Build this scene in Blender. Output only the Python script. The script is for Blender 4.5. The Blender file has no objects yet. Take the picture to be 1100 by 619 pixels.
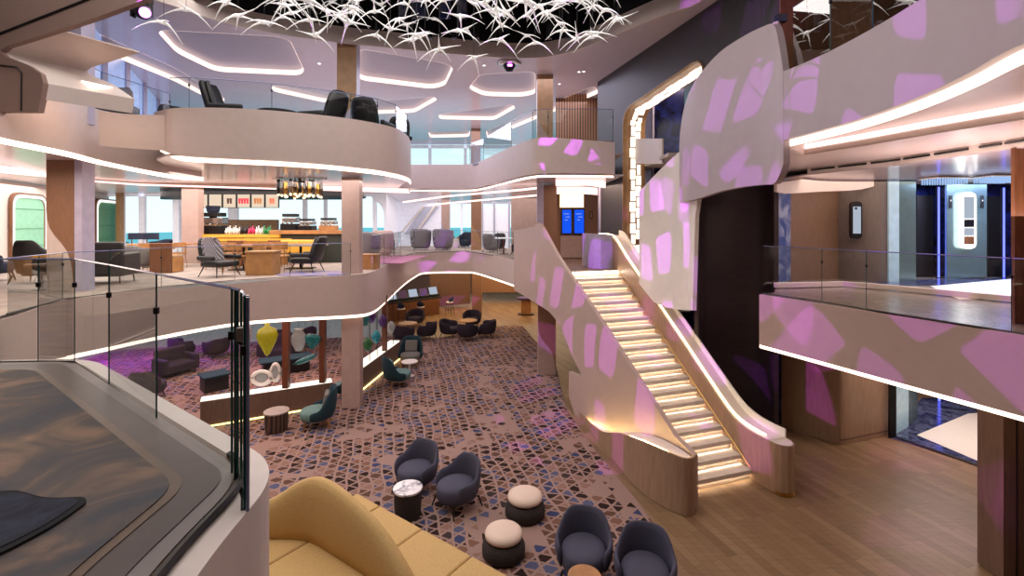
import bpy, bmesh, math, random
from mathutils import Vector, Matrix
from mathutils.geometry import tessellate_polygon
random.seed(7)
scene = bpy.context.scene
COL = scene.collection
PI = math.pi
F, CX, HY, EYE = 510.0, 550.0, 240.0, 5.1     # focal length in pixels, principal column, horizon row, eye height (m)
Z2, Z2B, Z3, Z3B, ZC = 3.7, 2.65, 7.4, 6.35, 10.1   # deck heights (floor top and underside) and top ceiling

def at(px, py, Y):            # the point seen at a pixel, at depth Y
    return Vector(((px - CX) / F * Y, Y, EYE + (HY - py) / F * Y))
def on(px, py, z):            # the point seen at a pixel, on the level z
    Y = F * (EYE - z) / (py - HY)
    return Vector(((px - CX) / F * Y, Y, z))
def lin(c):
    return tuple((v / 255 / 12.92) if v / 255 <= .04045 else ((v / 255 + .055) / 1.055) ** 2.4 for v in c) + (1.0,)

# ------------------------------------------------------------------ materials
def newmat(name):
    m = bpy.data.materials.new(name); m.use_nodes = True
    return m, m.node_tree, m.node_tree.nodes['Principled BSDF']
def mat(name, c, rough=.5, metal=0., vary=.08, scale=6., bump=0., spec=.5, emit=0., stretch=None):
    m, nt, b = newmat(name)
    b.inputs['Roughness'].default_value = rough
    b.inputs['Metallic'].default_value = metal
    b.inputs['Specular IOR Level'].default_value = spec
    tc = nt.nodes.new('ShaderNodeTexCoord'); n = nt.nodes.new('ShaderNodeTexNoise')
    n.inputs['Scale'].default_value = scale; n.inputs['Detail'].default_value = 4
    if stretch:
        mp = nt.nodes.new('ShaderNodeMapping'); mp.inputs['Scale'].default_value = stretch
        nt.links.new(tc.outputs['Object'], mp.inputs['Vector']); nt.links.new(mp.outputs[0], n.inputs['Vector'])
    else:
        nt.links.new(tc.outputs['Object'], n.inputs['Vector'])
    r = nt.nodes.new('ShaderNodeValToRGB')
    l = lin(c)
    r.color_ramp.elements[0].position = .3; r.color_ramp.elements[1].position = .7
    r.color_ramp.elements[0].color = tuple(max(0, x * (1 - vary)) for x in l[:3]) + (1,)
    r.color_ramp.elements[1].color = tuple(min(1, x * (1 + vary)) for x in l[:3]) + (1,)
    nt.links.new(n.outputs['Fac'], r.inputs['Fac']); nt.links.new(r.outputs[0], b.inputs['Base Color'])
    if bump:
        bp = nt.nodes.new('ShaderNodeBump'); bp.inputs['Strength'].default_value = bump; bp.inputs['Distance'].default_value = .01
        nt.links.new(n.outputs['Fac'], bp.inputs['Height']); nt.links.new(bp.outputs[0], b.inputs['Normal'])
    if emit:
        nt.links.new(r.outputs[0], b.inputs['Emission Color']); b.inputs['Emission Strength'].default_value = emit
    return m
def glow(name, c, s):
    m, nt, b = newmat(name)
    e = nt.nodes.new('ShaderNodeEmission'); e.inputs['Color'].default_value = lin(c); e.inputs['Strength'].default_value = s
    nt.links.new(e.outputs[0], nt.nodes['Material Output'].inputs['Surface'])
    return m
def glass(name, tint, refl=.5, base=0.0):
    m, nt, b = newmat(name); nt.nodes.remove(b)
    t = nt.nodes.new('ShaderNodeBsdfTransparent'); t.inputs['Color'].default_value = lin(tint)
    g = nt.nodes.new('ShaderNodeBsdfGlossy'); g.inputs['Roughness'].default_value = .01
    f = nt.nodes.new('ShaderNodeFresnel'); f.inputs['IOR'].default_value = 1.45
    mu = nt.nodes.new('ShaderNodeMath'); mu.operation = 'MULTIPLY_ADD'; mu.inputs[1].default_value = refl; mu.inputs[2].default_value = base
    mx = nt.nodes.new('ShaderNodeMixShader')
    L = nt.links.new
    L(f.outputs[0], mu.inputs[0]); L(mu.outputs[0], mx.inputs[0]); L(t.outputs[0], mx.inputs[1]); L(g.outputs[0], mx.inputs[2])
    L(mx.outputs[0], nt.nodes['Material Output'].inputs['Surface'])
    return m
def carpet_mat():
    """Three warped families of lines cut the pile into triangles of random colour."""
    m, nt, b = newmat('patterned_carpet'); L = nt.links.new; N = nt.nodes.new
    def math_(op, a, b_=None, c=None):
        n = N('ShaderNodeMath'); n.operation = op
        for k, v in enumerate((a, b_, c)):
            if v is None: continue
            if isinstance(v, (int, float)): n.inputs[k].default_value = v
            else: L(v, n.inputs[k])
        return n.outputs[0]
    tc = N('ShaderNodeTexCoord'); nz = N('ShaderNodeTexNoise'); nz.inputs['Scale'].default_value = .9; nz.inputs['Detail'].default_value = 2.; L(tc.outputs['Object'], nz.inputs['Vector'])
    wp = N('ShaderNodeVectorMath'); wp.operation = 'MULTIPLY_ADD'; wp.inputs[1].default_value = (.3, .3, 0); L(nz.outputs['Color'], wp.inputs[0]); L(tc.outputs['Object'], wp.inputs[2])
    idx, line = [], None
    for ang, fr in ((.25, 4.3), (1.22, 5.3), (2.36, 4.8)):
        d = N('ShaderNodeVectorMath'); d.operation = 'DOT_PRODUCT'; d.inputs[1].default_value = (math.cos(ang) * fr, math.sin(ang) * fr, 0); L(wp.outputs[0], d.inputs[0])
        fl = math_('FLOOR', d.outputs['Value']); fc = math_('FRACT', d.outputs['Value']); idx.append(fl)
        ln = math_('LESS_THAN', fc, .19); line = ln if line is None else math_('MAXIMUM', line, ln)
    cb = N('ShaderNodeCombineXYZ')
    for k in range(3): L(idx[k], cb.inputs[k])
    wn = N('ShaderNodeTexWhiteNoise'); wn.noise_dimensions = '3D'; L(cb.outputs[0], wn.inputs['Vector'])
    ramp = N('ShaderNodeValToRGB'); ramp.color_ramp.interpolation = 'CONSTANT'
    cols = [(0, (50, 36, 32)), (.22, (96, 70, 58)), (.42, (140, 108, 96)), (.54, (66, 54, 54)), (.64, (62, 68, 100)), (.74, (122, 90, 76)), (.86, (88, 90, 116))]
    el = ramp.color_ramp.elements
    for i, (p, c) in enumerate(cols):
        e = el[i] if i < 2 else el.new(p)
        e.position = p; e.color = lin(c)
    L(wn.outputs['Value'], ramp.inputs[0])
    n2 = N('ShaderNodeTexNoise'); n2.inputs['Scale'].default_value = .7; n2.inputs['Detail'].default_value = 3.; L(tc.outputs['Object'], n2.inputs['Vector'])
    sp = N('ShaderNodeSeparateColor'); L(wn.outputs['Color'], sp.inputs[0])
    calm = math_('MULTIPLY', math_('LESS_THAN', n2.outputs['Fac'], .45), math_('GREATER_THAN', sp.outputs[1], .35))
    fac = math_('MAXIMUM', line, calm)
    mx = N('ShaderNodeMixRGB'); L(fac, mx.inputs[0]); L(ramp.outputs[0], mx.inputs[1]); mx.inputs[2].default_value = lin((156, 128, 118))
    L(mx.outputs[0], b.inputs['Base Color']); b.inputs['Roughness'].default_value = .95; b.inputs['Specular IOR Level'].default_value = .1
    return m
def plank_mat(name, c1, c2, rot=0., rough=.4, sx=1.3, sy=.16):
    m, nt, b = newmat(name); L = nt.links.new; N = nt.nodes.new
    tc = N('ShaderNodeTexCoord'); mp = N('ShaderNodeMapping'); mp.inputs['Rotation'].default_value = (0, 0, rot); L(tc.outputs['Object'], mp.inputs[0])
    br = N('ShaderNodeTexBrick'); br.inputs['Scale'].default_value = 1.; br.inputs['Brick Width'].default_value = sx; br.inputs['Row Height'].default_value = sy
    br.inputs['Mortar Size'].default_value = .004; br.inputs['Color1'].default_value = lin(c1); br.inputs['Color2'].default_value = lin(c2)
    br.inputs['Mortar'].default_value = tuple(x * .5 for x in lin(c1)[:3]) + (1,); L(mp.outputs[0], br.inputs['Vector'])
    mp3 = N('ShaderNodeMapping'); mp3.inputs['Rotation'].default_value = (0, 0, rot); mp3.inputs['Scale'].default_value = (1.2, 14, 1); L(tc.outputs['Object'], mp3.inputs[0])
    nz = N('ShaderNodeTexNoise'); nz.inputs['Scale'].default_value = 1.5; nz.inputs['Detail'].default_value = 5.; L(mp3.outputs[0], nz.inputs['Vector'])
    mx = N('ShaderNodeMixRGB'); mx.blend_type = 'MULTIPLY'; mx.inputs[0].default_value = .45
    L(br.outputs['Color'], mx.inputs[1]); L(nz.outputs['Fac'], mx.inputs[2])
    L(mx.outputs[0], b.inputs['Base Color']); b.inputs['Roughness'].default_value = rough
    return m
def marble_mat(name, base, veins, scale=2., rough=.2, lo=.45, hi=.55, mid=None):
    m, nt, b = newmat(name); L = nt.links.new; N = nt.nodes.new
    tc = N('ShaderNodeTexCoord'); nz = N('ShaderNodeTexNoise'); nz.inputs['Scale'].default_value = scale; nz.inputs['Detail'].default_value = 8.; nz.inputs['Distortion'].default_value = 1.6
    L(tc.outputs['Object'], nz.inputs['Vector'])
    r = N('ShaderNodeValToRGB'); r.color_ramp.elements[0].position = lo; r.color_ramp.elements[0].color = lin(veins)
    r.color_ramp.elements[1].position = hi; r.color_ramp.elements[1].color = lin(base)
    if mid:
        e = r.color_ramp.elements.new((lo + hi) / 2); e.color = lin(mid)
    L(nz.outputs['Fac'], r.inputs[0]); L(r.outputs[0], b.inputs['Base Color']); b.inputs['Roughness'].default_value = rough
    return m
def stripe_mat(name, c1, c2, scale, rough=.5, vec=(1, 1, 0)):
    m, nt, b = newmat(name); L = nt.links.new; N = nt.nodes.new
    tc = N('ShaderNodeTexCoord'); mp = N('ShaderNodeMapping'); mp.inputs['Scale'].default_value = vec; L(tc.outputs['Object'], mp.inputs[0])
    w = N('ShaderNodeTexWave'); w.inputs['Scale'].default_value = scale; w.bands_direction = 'DIAGONAL'; L(mp.outputs[0], w.inputs['Vector'])
    r = N('ShaderNodeValToRGB'); r.color_ramp.elements[0].color = lin(c1); r.color_ramp.elements[1].color = lin(c2)
    r.color_ramp.elements[0].position = .35; r.color_ramp.elements[1].position = .6
    L(w.outputs['Fac'], r.inputs[0]); L(r.outputs[0], b.inputs['Base Color']); b.inputs['Roughness'].default_value = rough
    return m

M = dict(
    mauve=mat('mauve_plaster', (208, 190, 182), .45, vary=.03),
    cream=mat('cream_plaster', (222, 208, 200), .5, vary=.03),
    white=mat('white_plaster', (235, 228, 220), .5, vary=.02),
    ceil=mat('satin_ceiling', (214, 202, 206), .2, vary=.03, spec=.7),
    soffit=mat('soffit', (220, 204, 198), .3, vary=.03),
    bulk=mat('taupe_bulkhead', (142, 116, 106), .6, vary=.03),
    charcoal=mat('charcoal_wall', (52, 46, 48), .5, vary=.1, stretch=(1, 1, 8)),
    plum=mat('plum_wall', (58, 46, 52), .45, vary=.18, scale=3, stretch=(1, 1, 9)),
    black=mat('black', (14, 13, 14), .5), dark=mat('dark_metal', (40, 38, 40), .35, metal=.6),
    chrome=mat('brushed_steel', (190, 185, 180), .25, metal=1.),
    brass=mat('brass', (196, 150, 80), .3, metal=1.),
    column=mat('column_taupe', (186, 160, 150), .4, vary=.05), column2=mat('column_wood', (148, 112, 88), .4, vary=.15, stretch=(12, 12, 1)),
    lilac=mat('lilac_panel', (184, 178, 202), .4),
    wood=mat('panel_wood', (160, 130, 106), .42, vary=.14, scale=3, stretch=(9, 9, .8)),
    wood_d=mat('dark_panel_wood', (112, 86, 72), .45, vary=.16, scale=3, stretch=(9, 9, .8)),
    wood_m=mat('walnut', (120, 78, 50), .4, vary=.2, scale=4, stretch=(6, 6, 1)),
    wood_r=mat('red_brown_post', (104, 56, 36), .4, vary=.15),
    oak=mat('oak', (176, 126, 76), .45, vary=.18, scale=5),
    trim=mat('portal_oak', (178, 138, 98), .4, vary=.12),
    planks=plank_mat('oak_planks', (162, 132, 98), (134, 104, 74), rot=1.25),
    deck=mat('level_two_carpet', (176, 160, 152), .8, vary=.25, scale=2.2),
    carpet=carpet_mat(),
    mcarpet=marble_mat('cloudy_dark_carpet', (132, 100, 76), (40, 42, 54), 1.7, .6, .36, .64, mid=(74, 60, 54)),
    navy=marble_mat('navy_rug', (44, 48, 66), (22, 24, 36), 5., .9, .35, .65),
    navy_e=mat('navy_rug_border', (10, 10, 14), .9),
    curb=mat('grey_curb', (118, 108, 104), .4), curb_d=mat('bronze_strip', (92, 74, 58), .35, metal=.3),
    step=mat('step_cream', (240, 230, 216), .5),
    blue=marble_mat('blue_art', (38, 50, 120), (10, 12, 40), 1.6, .25, .38, .66, mid=(24, 30, 82)),
    blue2=marble_mat('pale_blue_art', (150, 160, 190), (60, 80, 140), 2., .3, .4, .6),
    bmarble=marble_mat('blue_marble', (90, 96, 128), (34, 40, 76), 3., .15, .36, .6),
    glassd=glass('rail_glass', (240, 246, 244), .5, .012), pane=glass('window_pane', (248, 253, 254), .3, .0),
    edge=mat('glass_edge', (20, 74, 70), .2), edge_b=mat('glass_top_edge', (120, 130, 170), .15),
    mirror=mat('green_grey_mirror', (120, 146, 146), .22, metal=.55),
    led=glow('warm_cove_light', (255, 226, 206), 3.2), ledy=glow('yellow_cove_light', (255, 228, 150), 3.0),
    ledp=glow('pink_cove_light', (255, 212, 204), 2.2), ledw=glow('white_light', (255, 250, 244), 5.),
    neon=glow('blue_neon', (90, 100, 255), 3.5), lens=glow('violet_lens', (225, 120, 255), 6.),
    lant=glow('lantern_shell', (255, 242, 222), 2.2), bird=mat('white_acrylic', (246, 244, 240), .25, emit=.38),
    fab_g=mat('slate_fabric', (74, 74, 92), .9, vary=.12, scale=60, bump=.2), fab_c=mat('cream_leather', (228, 204, 186), .6, vary=.03),
    fascia=mat('rosy_fascia', (190, 166, 156), .45, vary=.03), day_glow=mat('day_glow_glass', (150, 172, 216), .2, emit=.55),
    ledc=glow('coffer_light', (255, 224, 212), 1.7), pan=mat('coffer_pan', (176, 168, 178), .35, vary=.02), dband=mat('dark_walnut_band', (66, 52, 46), .35, vary=.15), ribbon=mat('ribbon_plaster', (174, 158, 162), .5, vary=.02), riser=mat('riser_tan', (204, 182, 162), .5),
    yellow=mat('mustard_upholstery', (200, 166, 108), .85, vary=.08, scale=40, bump=.15),
    seam=mat('seam', (96, 66, 28), .9),
    knit=mat('dark_knit', (52, 44, 42), .95, vary=.4, scale=40, bump=.6),
    teal=mat('teal_fabric', (28, 58, 68), .9, vary=.12, scale=40), teal_l=mat('sage_fabric', (104, 136, 132), .9, vary=.1), grey=mat('grey_fabric', (118, 116, 110), .9, vary=.1, scale=40),
    aub=mat('aubergine_fabric', (46, 36, 48), .85, vary=.15, scale=30), nvy=mat('navy_fabric', (36, 44, 66), .85, vary=.12), blk=mat('black_leather', (28, 27, 30), .5),
    stump=stripe_mat('stump_bark', (40, 28, 22), (92, 70, 54), 5.), lobbyf=mat('lobby_floor', (128, 116, 106), .25, vary=.15, scale=3), tubtop=mat('stone_top', (170, 156, 148), .3, vary=.15, scale=14),
    marble=marble_mat('white_marble', (236, 232, 234), (110, 108, 124), 5., .15, .36, .5),
    ribbed=stripe_mat('ribbed_grey', (84, 78, 84), (150, 144, 150), 14.),
    green=stripe_mat('green_channel', (52, 112, 84), (120, 184, 152), .5, .5, (0, 0, 1)),
    mint=mat('mint_upholstery', (146, 204, 174), .7, vary=.06), greend=mat('green_upholstery', (116, 178, 138), .7, vary=.06),
    barY=mat('lit_amber_counter', (224, 160, 60), .4, emit=.35), barG=mat('dark_green_panel', (52, 58, 54), .5), tan=mat('tan_backsplash', (150, 118, 84), .5, vary=.1),
    screen=glow('blue_screen', (24, 84, 235), 1.1), screen2=glow('pale_screen', (196, 208, 226), .75),
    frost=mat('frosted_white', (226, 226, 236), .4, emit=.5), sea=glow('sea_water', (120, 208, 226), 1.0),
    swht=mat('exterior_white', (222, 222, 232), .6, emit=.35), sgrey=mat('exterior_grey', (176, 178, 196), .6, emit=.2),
    purple=mat('purple_felt', (76, 60, 120), .7),
)
for k, c in dict(ylw=(196, 196, 40), clr=(206, 212, 210), tea=(44, 140, 142), grn=(70, 150, 90), vio=(110, 70, 160), aqua=(60, 190, 210)).items():
    m, nt, b = newmat('art_glass_' + k); b.inputs['Base Color'].default_value = lin(c); b.inputs['Roughness'].default_value = .12
    n = nt.nodes.new('ShaderNodeTexNoise'); n.inputs['Scale'].default_value = 9
    b.inputs['Transmission Weight'].default_value = .35; b.inputs['Alpha'].default_value = .85
    r = nt.nodes.new('ShaderNodeValToRGB'); r.color_ramp.elements[0].color = tuple(x * .7 for x in lin(c)[:3]) + (1,); r.color_ramp.elements[1].color = lin(c)
    nt.links.new(n.outputs['Fac'], r.inputs[0]); nt.links.new(r.outputs[0], b.inputs['Base Color'])
    M[k] = m

# ------------------------------------------------------------------ mesh helpers
class MB:
    def __init__(s): s.bm = bmesh.new()
    def box(s, c, d, rz=0., rx=0., taper=1.):
        R = Matrix.Translation(c) @ Matrix.Rotation(rz, 4, 'Z') @ Matrix.Rotation(rx, 4, 'X')
        v = []
        for z in (-.5, .5):
            t = taper if z > 0 else 1.
            for x, y in ((-.5, -.5), (.5, -.5), (.5, .5), (-.5, .5)):
                v.append(s.bm.verts.new(R @ Vector((x * d[0] * t, y * d[1] * t, z * d[2]))))
        for f in ((3, 2, 1, 0), (4, 5, 6, 7), (0, 1, 5, 4), (1, 2, 6, 5), (2, 3, 7, 6), (3, 0, 4, 7)):
            s.bm.faces.new([v[i] for i in f])
        return s
    def tube(s, pts, r, n=6, closed=False):
        pts = [Vector(p) for p in pts]; rs = r if isinstance(r, (list, tuple)) else [r] * len(pts)
        rings = []
        N = len(pts)
        for i, p in enumerate(pts):
            a = pts[(i - 1) % N] if (i > 0 or closed) else p; b = pts[(i + 1) % N] if (i < N - 1 or closed) else p
            t = (b - a).normalized()
            u = t.cross(Vector((0, 0, 1)))
            if u.length < .05: u = t.cross(Vector((1, 0, 0)))
            u.normalize(); w = t.cross(u)
            rings.append([s.bm.verts.new(p + (u * math.cos(k * 2 * PI / n) + w * math.sin(k * 2 * PI / n)) * rs[i]) for k in range(n)])
        for i in range(N if closed else N - 1):
            A, B = rings[i], rings[(i + 1) % N]
            for k in range(n): s.bm.faces.new((A[k], A[(k + 1) % n], B[(k + 1) % n], B[k]))
        if not closed:
            s.bm.faces.new(rings[0][::-1]); s.bm.faces.new(rings[-1])
        return s
    def lathe(s, prof, n=24, c=(0, 0, 0), sy=1.):
        c = Vector(c); rings = []
        for r, z in prof:
            if r < 1e-5: rings.append([s.bm.verts.new(c + Vector((0, 0, z)))])
            else: rings.append([s.bm.verts.new(c + Vector((r * math.cos(2 * PI * k / n), sy * r * math.sin(2 * PI * k / n), z))) for k in range(n)])
        for A, B in zip(rings, rings[1:]):
            for k in range(n):
                if len(A) == 1 and len(B) == 1: continue
                if len(A) == 1: s.bm.faces.new((A[0], B[(k + 1) % n], B[k]))
                elif len(B) == 1: s.bm.faces.new((A[k], A[(k + 1) % n], B[0]))
                else: s.bm.faces.new((A[k], A[(k + 1) % n], B[(k + 1) % n], B[k]))
        return s
    def sheet(s, *rows, closed=False):
        R = [[s.bm.verts.new(p) for p in row] for row in rows]
        n = len(R[0])
        for A, B in zip(R, R[1:]):
            for i in range(n if closed else n - 1):
                j = (i + 1) % n
                s.bm.faces.new((A[i], A[j], B[j], B[i]))
        return s
    def prism(s, poly, z0, z1, holes=()):
        loops = [[Vector((p[0], p[1], 0)) for p in poly]] + [[Vector((p[0], p[1], 0)) for p in h] for h in holes]
        return s.slab(loops, Vector((0, 0, z0)), Vector((0, 0, z1)))
    def slab(s, loops, off0, off1):      # loops: outer + holes (coplanar points); two caps and side walls
        flat = [p for l in loops for p in l]
        tris = tessellate_polygon(loops)
        a = [s.bm.verts.new(p + off0) for p in flat]; b = [s.bm.verts.new(p + off1) for p in flat]
        for t in tris:
            for V in ((a[t[0]], a[t[1]], a[t[2]]), (b[t[2]], b[t[1]], b[t[0]])):
                try: s.bm.faces.new(V)
                except ValueError: pass
        k = 0
        for l in loops:
            n = len(l)
            for i in range(n):
                j = (i + 1) % n
                s.bm.faces.new((a[k + i], a[k + j], b[k + j], b[k + i]))
            k += n
        return s
    def flat(s, loops):
        vs = [s.bm.verts.new(p) for l in loops for p in l]
        for t in tessellate_polygon([[Vector(p) for p in l] for l in loops]):
            try: s.bm.faces.new([vs[i] for i in t])
            except ValueError: pass
        return s
    def build(s, name, m, parent=None, smooth=False, bevel=0., sub=0, solid=0.):
        bmesh.ops.remove_doubles(s.bm, verts=s.bm.verts, dist=1e-5)
        bmesh.ops.recalc_face_normals(s.bm, faces=s.bm.faces)
        me = bpy.data.meshes.new(name); s.bm.to_mesh(me); s.bm.free()
        me.materials.append(m)
        o = bpy.data.objects.new(name, me); COL.objects.link(o)
        if parent: o.parent = parent
        if smooth:
            for p in me.polygons: p.use_smooth = True
        if solid:
            md = o.modifiers.new('solid', 'SOLIDIFY'); md.thickness = solid; md.offset = 0
            if smooth and not sub: es = o.modifiers.new('split', 'EDGE_SPLIT'); es.split_angle = math.radians(35)
        if bevel:
            md = o.modifiers.new('bevel', 'BEVEL'); md.width = bevel; md.segments = 3; md.limit_method = 'ANGLE'
        if sub:
            md = o.modifiers.new('sub', 'SUBSURF'); md.levels = sub; md.render_levels = sub
        return o
def crv(pts, k=6):                      # Catmull-Rom through points (any dimension)
    P = [Vector(p) for p in pts]; out = []
    for i in range(len(P) - 1):
        a, b, c, d = P[max(0, i - 1)], P[i], P[i + 1], P[min(len(P) - 1, i + 2)]
        for j in range(k):
            t = j / k
            out.append(.5 * ((2 * b) + (c - a) * t + (2 * a - 5 * b + 4 * c - d) * t * t + (3 * b - a - 3 * c + d) * t ** 3))
    out.append(P[-1]); return out
def rnd_poly(pts, r=.3, k=5):           # round the corners of a closed polygon
    P = [Vector(p) for p in pts]; out = []; n = len(P)
    for i in range(n):
        a, b, c = P[i - 1], P[i], P[(i + 1) % n]
        u, v = (a - b), (c - b)
        q = min(r, u.length * .45, v.length * .45); u = u.normalized() * q; v = v.normalized() * q
        for j in range(k + 1):
            t = j / k
            out.append((b + u) * (1 - t) ** 2 + b * 2 * t * (1 - t) + (b + v) * t * t)
    return out
def thing(name, label, cat, loc=(0, 0, 0), rz=0., group=None):
    o = bpy.data.objects.new(name, None); COL.objects.link(o); o.empty_display_size = .2
    o.location = loc; o.rotation_euler = (0, 0, rz); o['label'] = label; o['category'] = cat
    if group: o['group'] = group
    return o
def tag(o, label, cat, group=None):
    o['label'] = label; o['category'] = cat
    if group: o['group'] = group
    return o
def st(o): o['kind'] = 'structure'; return o
def dup(root, loc, rz, label=None, group=None, scale=None):
    r = root.copy(); COL.objects.link(r); r.location = loc; r.rotation_euler = (0, 0, rz)
    if label: r['label'] = label
    if group: r['group'] = group
    if scale: r.scale = scale
    for ch in list(root.children):
        c = ch.copy(); COL.objects.link(c); c.parent = r
        for g in list(ch.children):
            d = g.copy(); COL.objects.link(d); d.parent = c
    return r
def heading(dx, dy): return math.atan2(dx, -dy)     # rotation that turns a front of -Y to (dx, dy)
# ------------------------------------------------------------------ camera, world, view
cam = bpy.data.cameras.new('camera'); co = bpy.data.objects.new('camera', cam); COL.objects.link(co)
co.location = (0, 0, EYE); co.rotation_euler = (PI / 2, 0, 0)
cam.sensor_width = 36; cam.lens = 36 * F / 1100; cam.shift_y = -(309.5 - HY) / 1100; cam.clip_start = .05; cam.clip_end = 3000
scene.camera = co
scene.view_settings.view_transform = 'Standard'; scene.view_settings.look = 'None'; scene.view_settings.exposure = 0.
scene.cycles.use_denoising = True; scene.cycles.transparent_max_bounces = 24; scene.cycles.max_bounces = 6
scene.cycles.sample_clamp_indirect = 6.
w = bpy.data.worlds.new('world'); scene.world = w; w.use_nodes = True
nt = w.node_tree; bg = nt.nodes['Background']
tc = nt.nodes.new('ShaderNodeTexCoord'); sp = nt.nodes.new('ShaderNodeSeparateXYZ'); rp = nt.nodes.new('ShaderNodeValToRGB')
rp.color_ramp.elements[0].color = lin((226, 246, 250)); rp.color_ramp.elements[1].color = lin((150, 200, 240))
nt.links.new(tc.outputs['Generated'], sp.inputs[0]); nt.links.new(sp.outputs['Z'], rp.inputs[0]); nt.links.new(rp.outputs[0], bg.inputs[0])
bg.inputs[1].default_value = 1.45

def wallrib(name, pts, m, k=6, smooth=True, solid=.06, struct=True, parent=None):
    """A standing skin along a plan curve; pts = (px, y of top, y of foot, depth)."""
    if k > 1: pts = [tuple(p) for p in crv([Vector(p) for p in pts], k)]
    top = [at(p[0], p[1], p[3]) for p in pts]; bot = [at(p[0], p[2], p[3]) for p in pts]
    o = MB().sheet(bot, top).build(name, m, parent, smooth, solid=solid)
    return st(o) if struct else o
def cove(name, path, m, h=.09, d=.02, parent=None):
    """A glowing strip: an upright band, h tall, hung under the given points."""
    top = [Vector(p) for p in path]; bot = [p - Vector((0, 0, h)) for p in top]
    o = MB().sheet(bot, top).build(name, m, parent, solid=d)
    return o if parent else st(o)

# ------------------------------------------------------------------ hull
st(MB().box((-4, 14, -.06), (44, 44, .1)).build('floor', M['planks']))
carp = [on(*p, 0).xy for p in ((560, 349), (597, 392), (608, 440), (642, 488), (690, 545), (725, 600), (737, 640))] + [Vector(v) for v in ((2.2, 2), (-16, 2), (-16, 19), (-9, 21), (-4.4, 21.5), (-3.2, 21), (-1.5, 23.2))]
carp = rnd_poly([Vector((p[0], p[1], 0)) for p in carp], .5)
st(MB().prism(carp, -.005, .008).build('floor_carpet', M['carpet']))
st(MB().box((-26, 6.6, 7), (.3, 29.2, 15)).build('wall_left', M['bulk']))
st(MB().box((15, 14, 7), (.3, 44, 15)).build('wall_right', M['wood_d']))
st(MB().box((-5, -7, 7), (44, .3, 15)).build('wall_behind', M['bulk']))
st(MB().box((-5, 35, 1.4), (44, .3, 3)).build('wall_front', M['wood_d']))
st(MB().box((-5, 11, 14.5), (44, 37, .2)).build('ceiling_roof', M['black']))

# ------------------------------------------------------------------ level 2 deck
f2 = [(-60, 352, 402, 6.0), (0, 343, 396, 7.2), (62, 323, 385, 8.6), (72, 321.5, 382, 8.8), (114, 317, 373, 9.3), (170, 311, 361, 10.3), (250, 304.5, 347, 11.5), (310, 299.5, 342, 12.2), (376, 295.5, 338.5, 12.8),
      (398, 292, 335, 13.6), (412, 285, 325, 16), (430, 277.5, 308, 19.5), (445, 272.5, 297, 22.3), (458, 270.5, 292.5, 23.4), (500, 270, 292, 23.8), (512, 271, 293, 23.2), (535, 275, 300, 20.2), (557, 280, 307.5, 17.85)]
f2c = [tuple(p) for p in crv([Vector(p) for p in f2], 5)]
def floor_pt(p, z): 
    v = at(p[0], 240, p[3]); return Vector((v.x, v.y, z))
wallrib('trim_level_two_fascia', f2, M['mauve'], 5, solid=.08)
cove('trim_level_two_cove', [floor_pt(p, EYE + (HY - p[2]) / F * p[3] + .0) for p in f2c], M['led'], .08)
edge2 = [floor_pt(p, 0).xy for p in f2c]
out2 = [Vector(v) for v in ((1.0, 15.3), (1.45, 13.8), (3.18, 14.3), (4.0, 14.3), (4.0, 12.9), (6.2, 12.4), (14.8, 12.4), (14.8, 29.6), (-7.1, 29.6), (-5.6, 21.3), (-25.8, 21.3), (-25.8, 2.4), (-11, 3.4))]
deck2 = [Vector((p.x, p.y, 0)) for p in edge2 + out2]
st(MB().slab([deck2], Vector((0, 0, Z2 - .02)), Vector((0, 0, Z2))).build('floor_level_two', M['deck']))
st(MB().slab([deck2], Vector((0, 0, 2.72)), Vector((0, 0, 2.76))).build('ceiling_level_one', M['soffit']))
# wood-look floor by the stair head
st(MB().prism([(1.5, 14.0), (3.18, 14.35), (5, 14.5), (5, 19), (.6, 19), (.6, 17.3)], Z2 + .001, Z2 + .008).build('floor_landing', M['planks']))
# level 2, starboard side lobby
r2 = [(817, 316.5, 370, 9.4), (880, 326, 387, 8.35), (960, 338.5, 409, 7.35), (1100, 360.5, 447, 5.95), (1210, 378, 478, 5.2)]
wallrib('trim_lobby_fascia', r2, M['fascia'], 5, solid=.08)
r2c = [tuple(p) for p in crv([Vector(p) for p in r2], 5)]
cove('trim_lobby_cove', [floor_pt(p, EYE + (HY - p[2]) / F * p[3]) + Vector((0, 0, .02)) for p in r2c], M['led'], .085, .06)
dr = [Vector((*floor_pt(p, 0).xy, 0)) for p in r2c] + [Vector(v) for v in ((8, 3.5, 0), (14.8, 3.5, 0), (14.8, 13.2, 0), (6.75, 13.2, 0), (6.45, 11.5, 0), (5.3, 9.6, 0))]
st(MB().slab([dr], Vector((0, 0, Z2 - .03)), Vector((0, 0, Z2))).build('floor_lobby', M['lobbyf']))
st(MB().slab([dr], Vector((0, 0, 2.62)), Vector((0, 0, 2.66))).build('ceiling_under_lobby', M['soffit']))
st(MB().prism([on(1000, 308, Z2).xy, on(1086, 300, Z2).xy, on(1100, 322, Z2).xy, on(1030, 322, Z2).xy], Z2 + .002, Z2 + .01).build('floor_lobby_rug', M['white']))
st(MB().prism([on(930, 302, Z2).xy, on(1140, 297.5, Z2).xy, on(1140, 302, Z2).xy, on(960, 308, Z2).xy], Z2 + .001, Z2 + .006).build('floor_lobby_border', M['bmarble']))
st(cove('trim_lobby_curb', [on(833, 304, Z2 + .12), on(905, 302.5, Z2 + .12), on(960, 306.5, Z2 + .12), on(1086, 318, Z2 + .12)], M['cream'], .1, .1))

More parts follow.
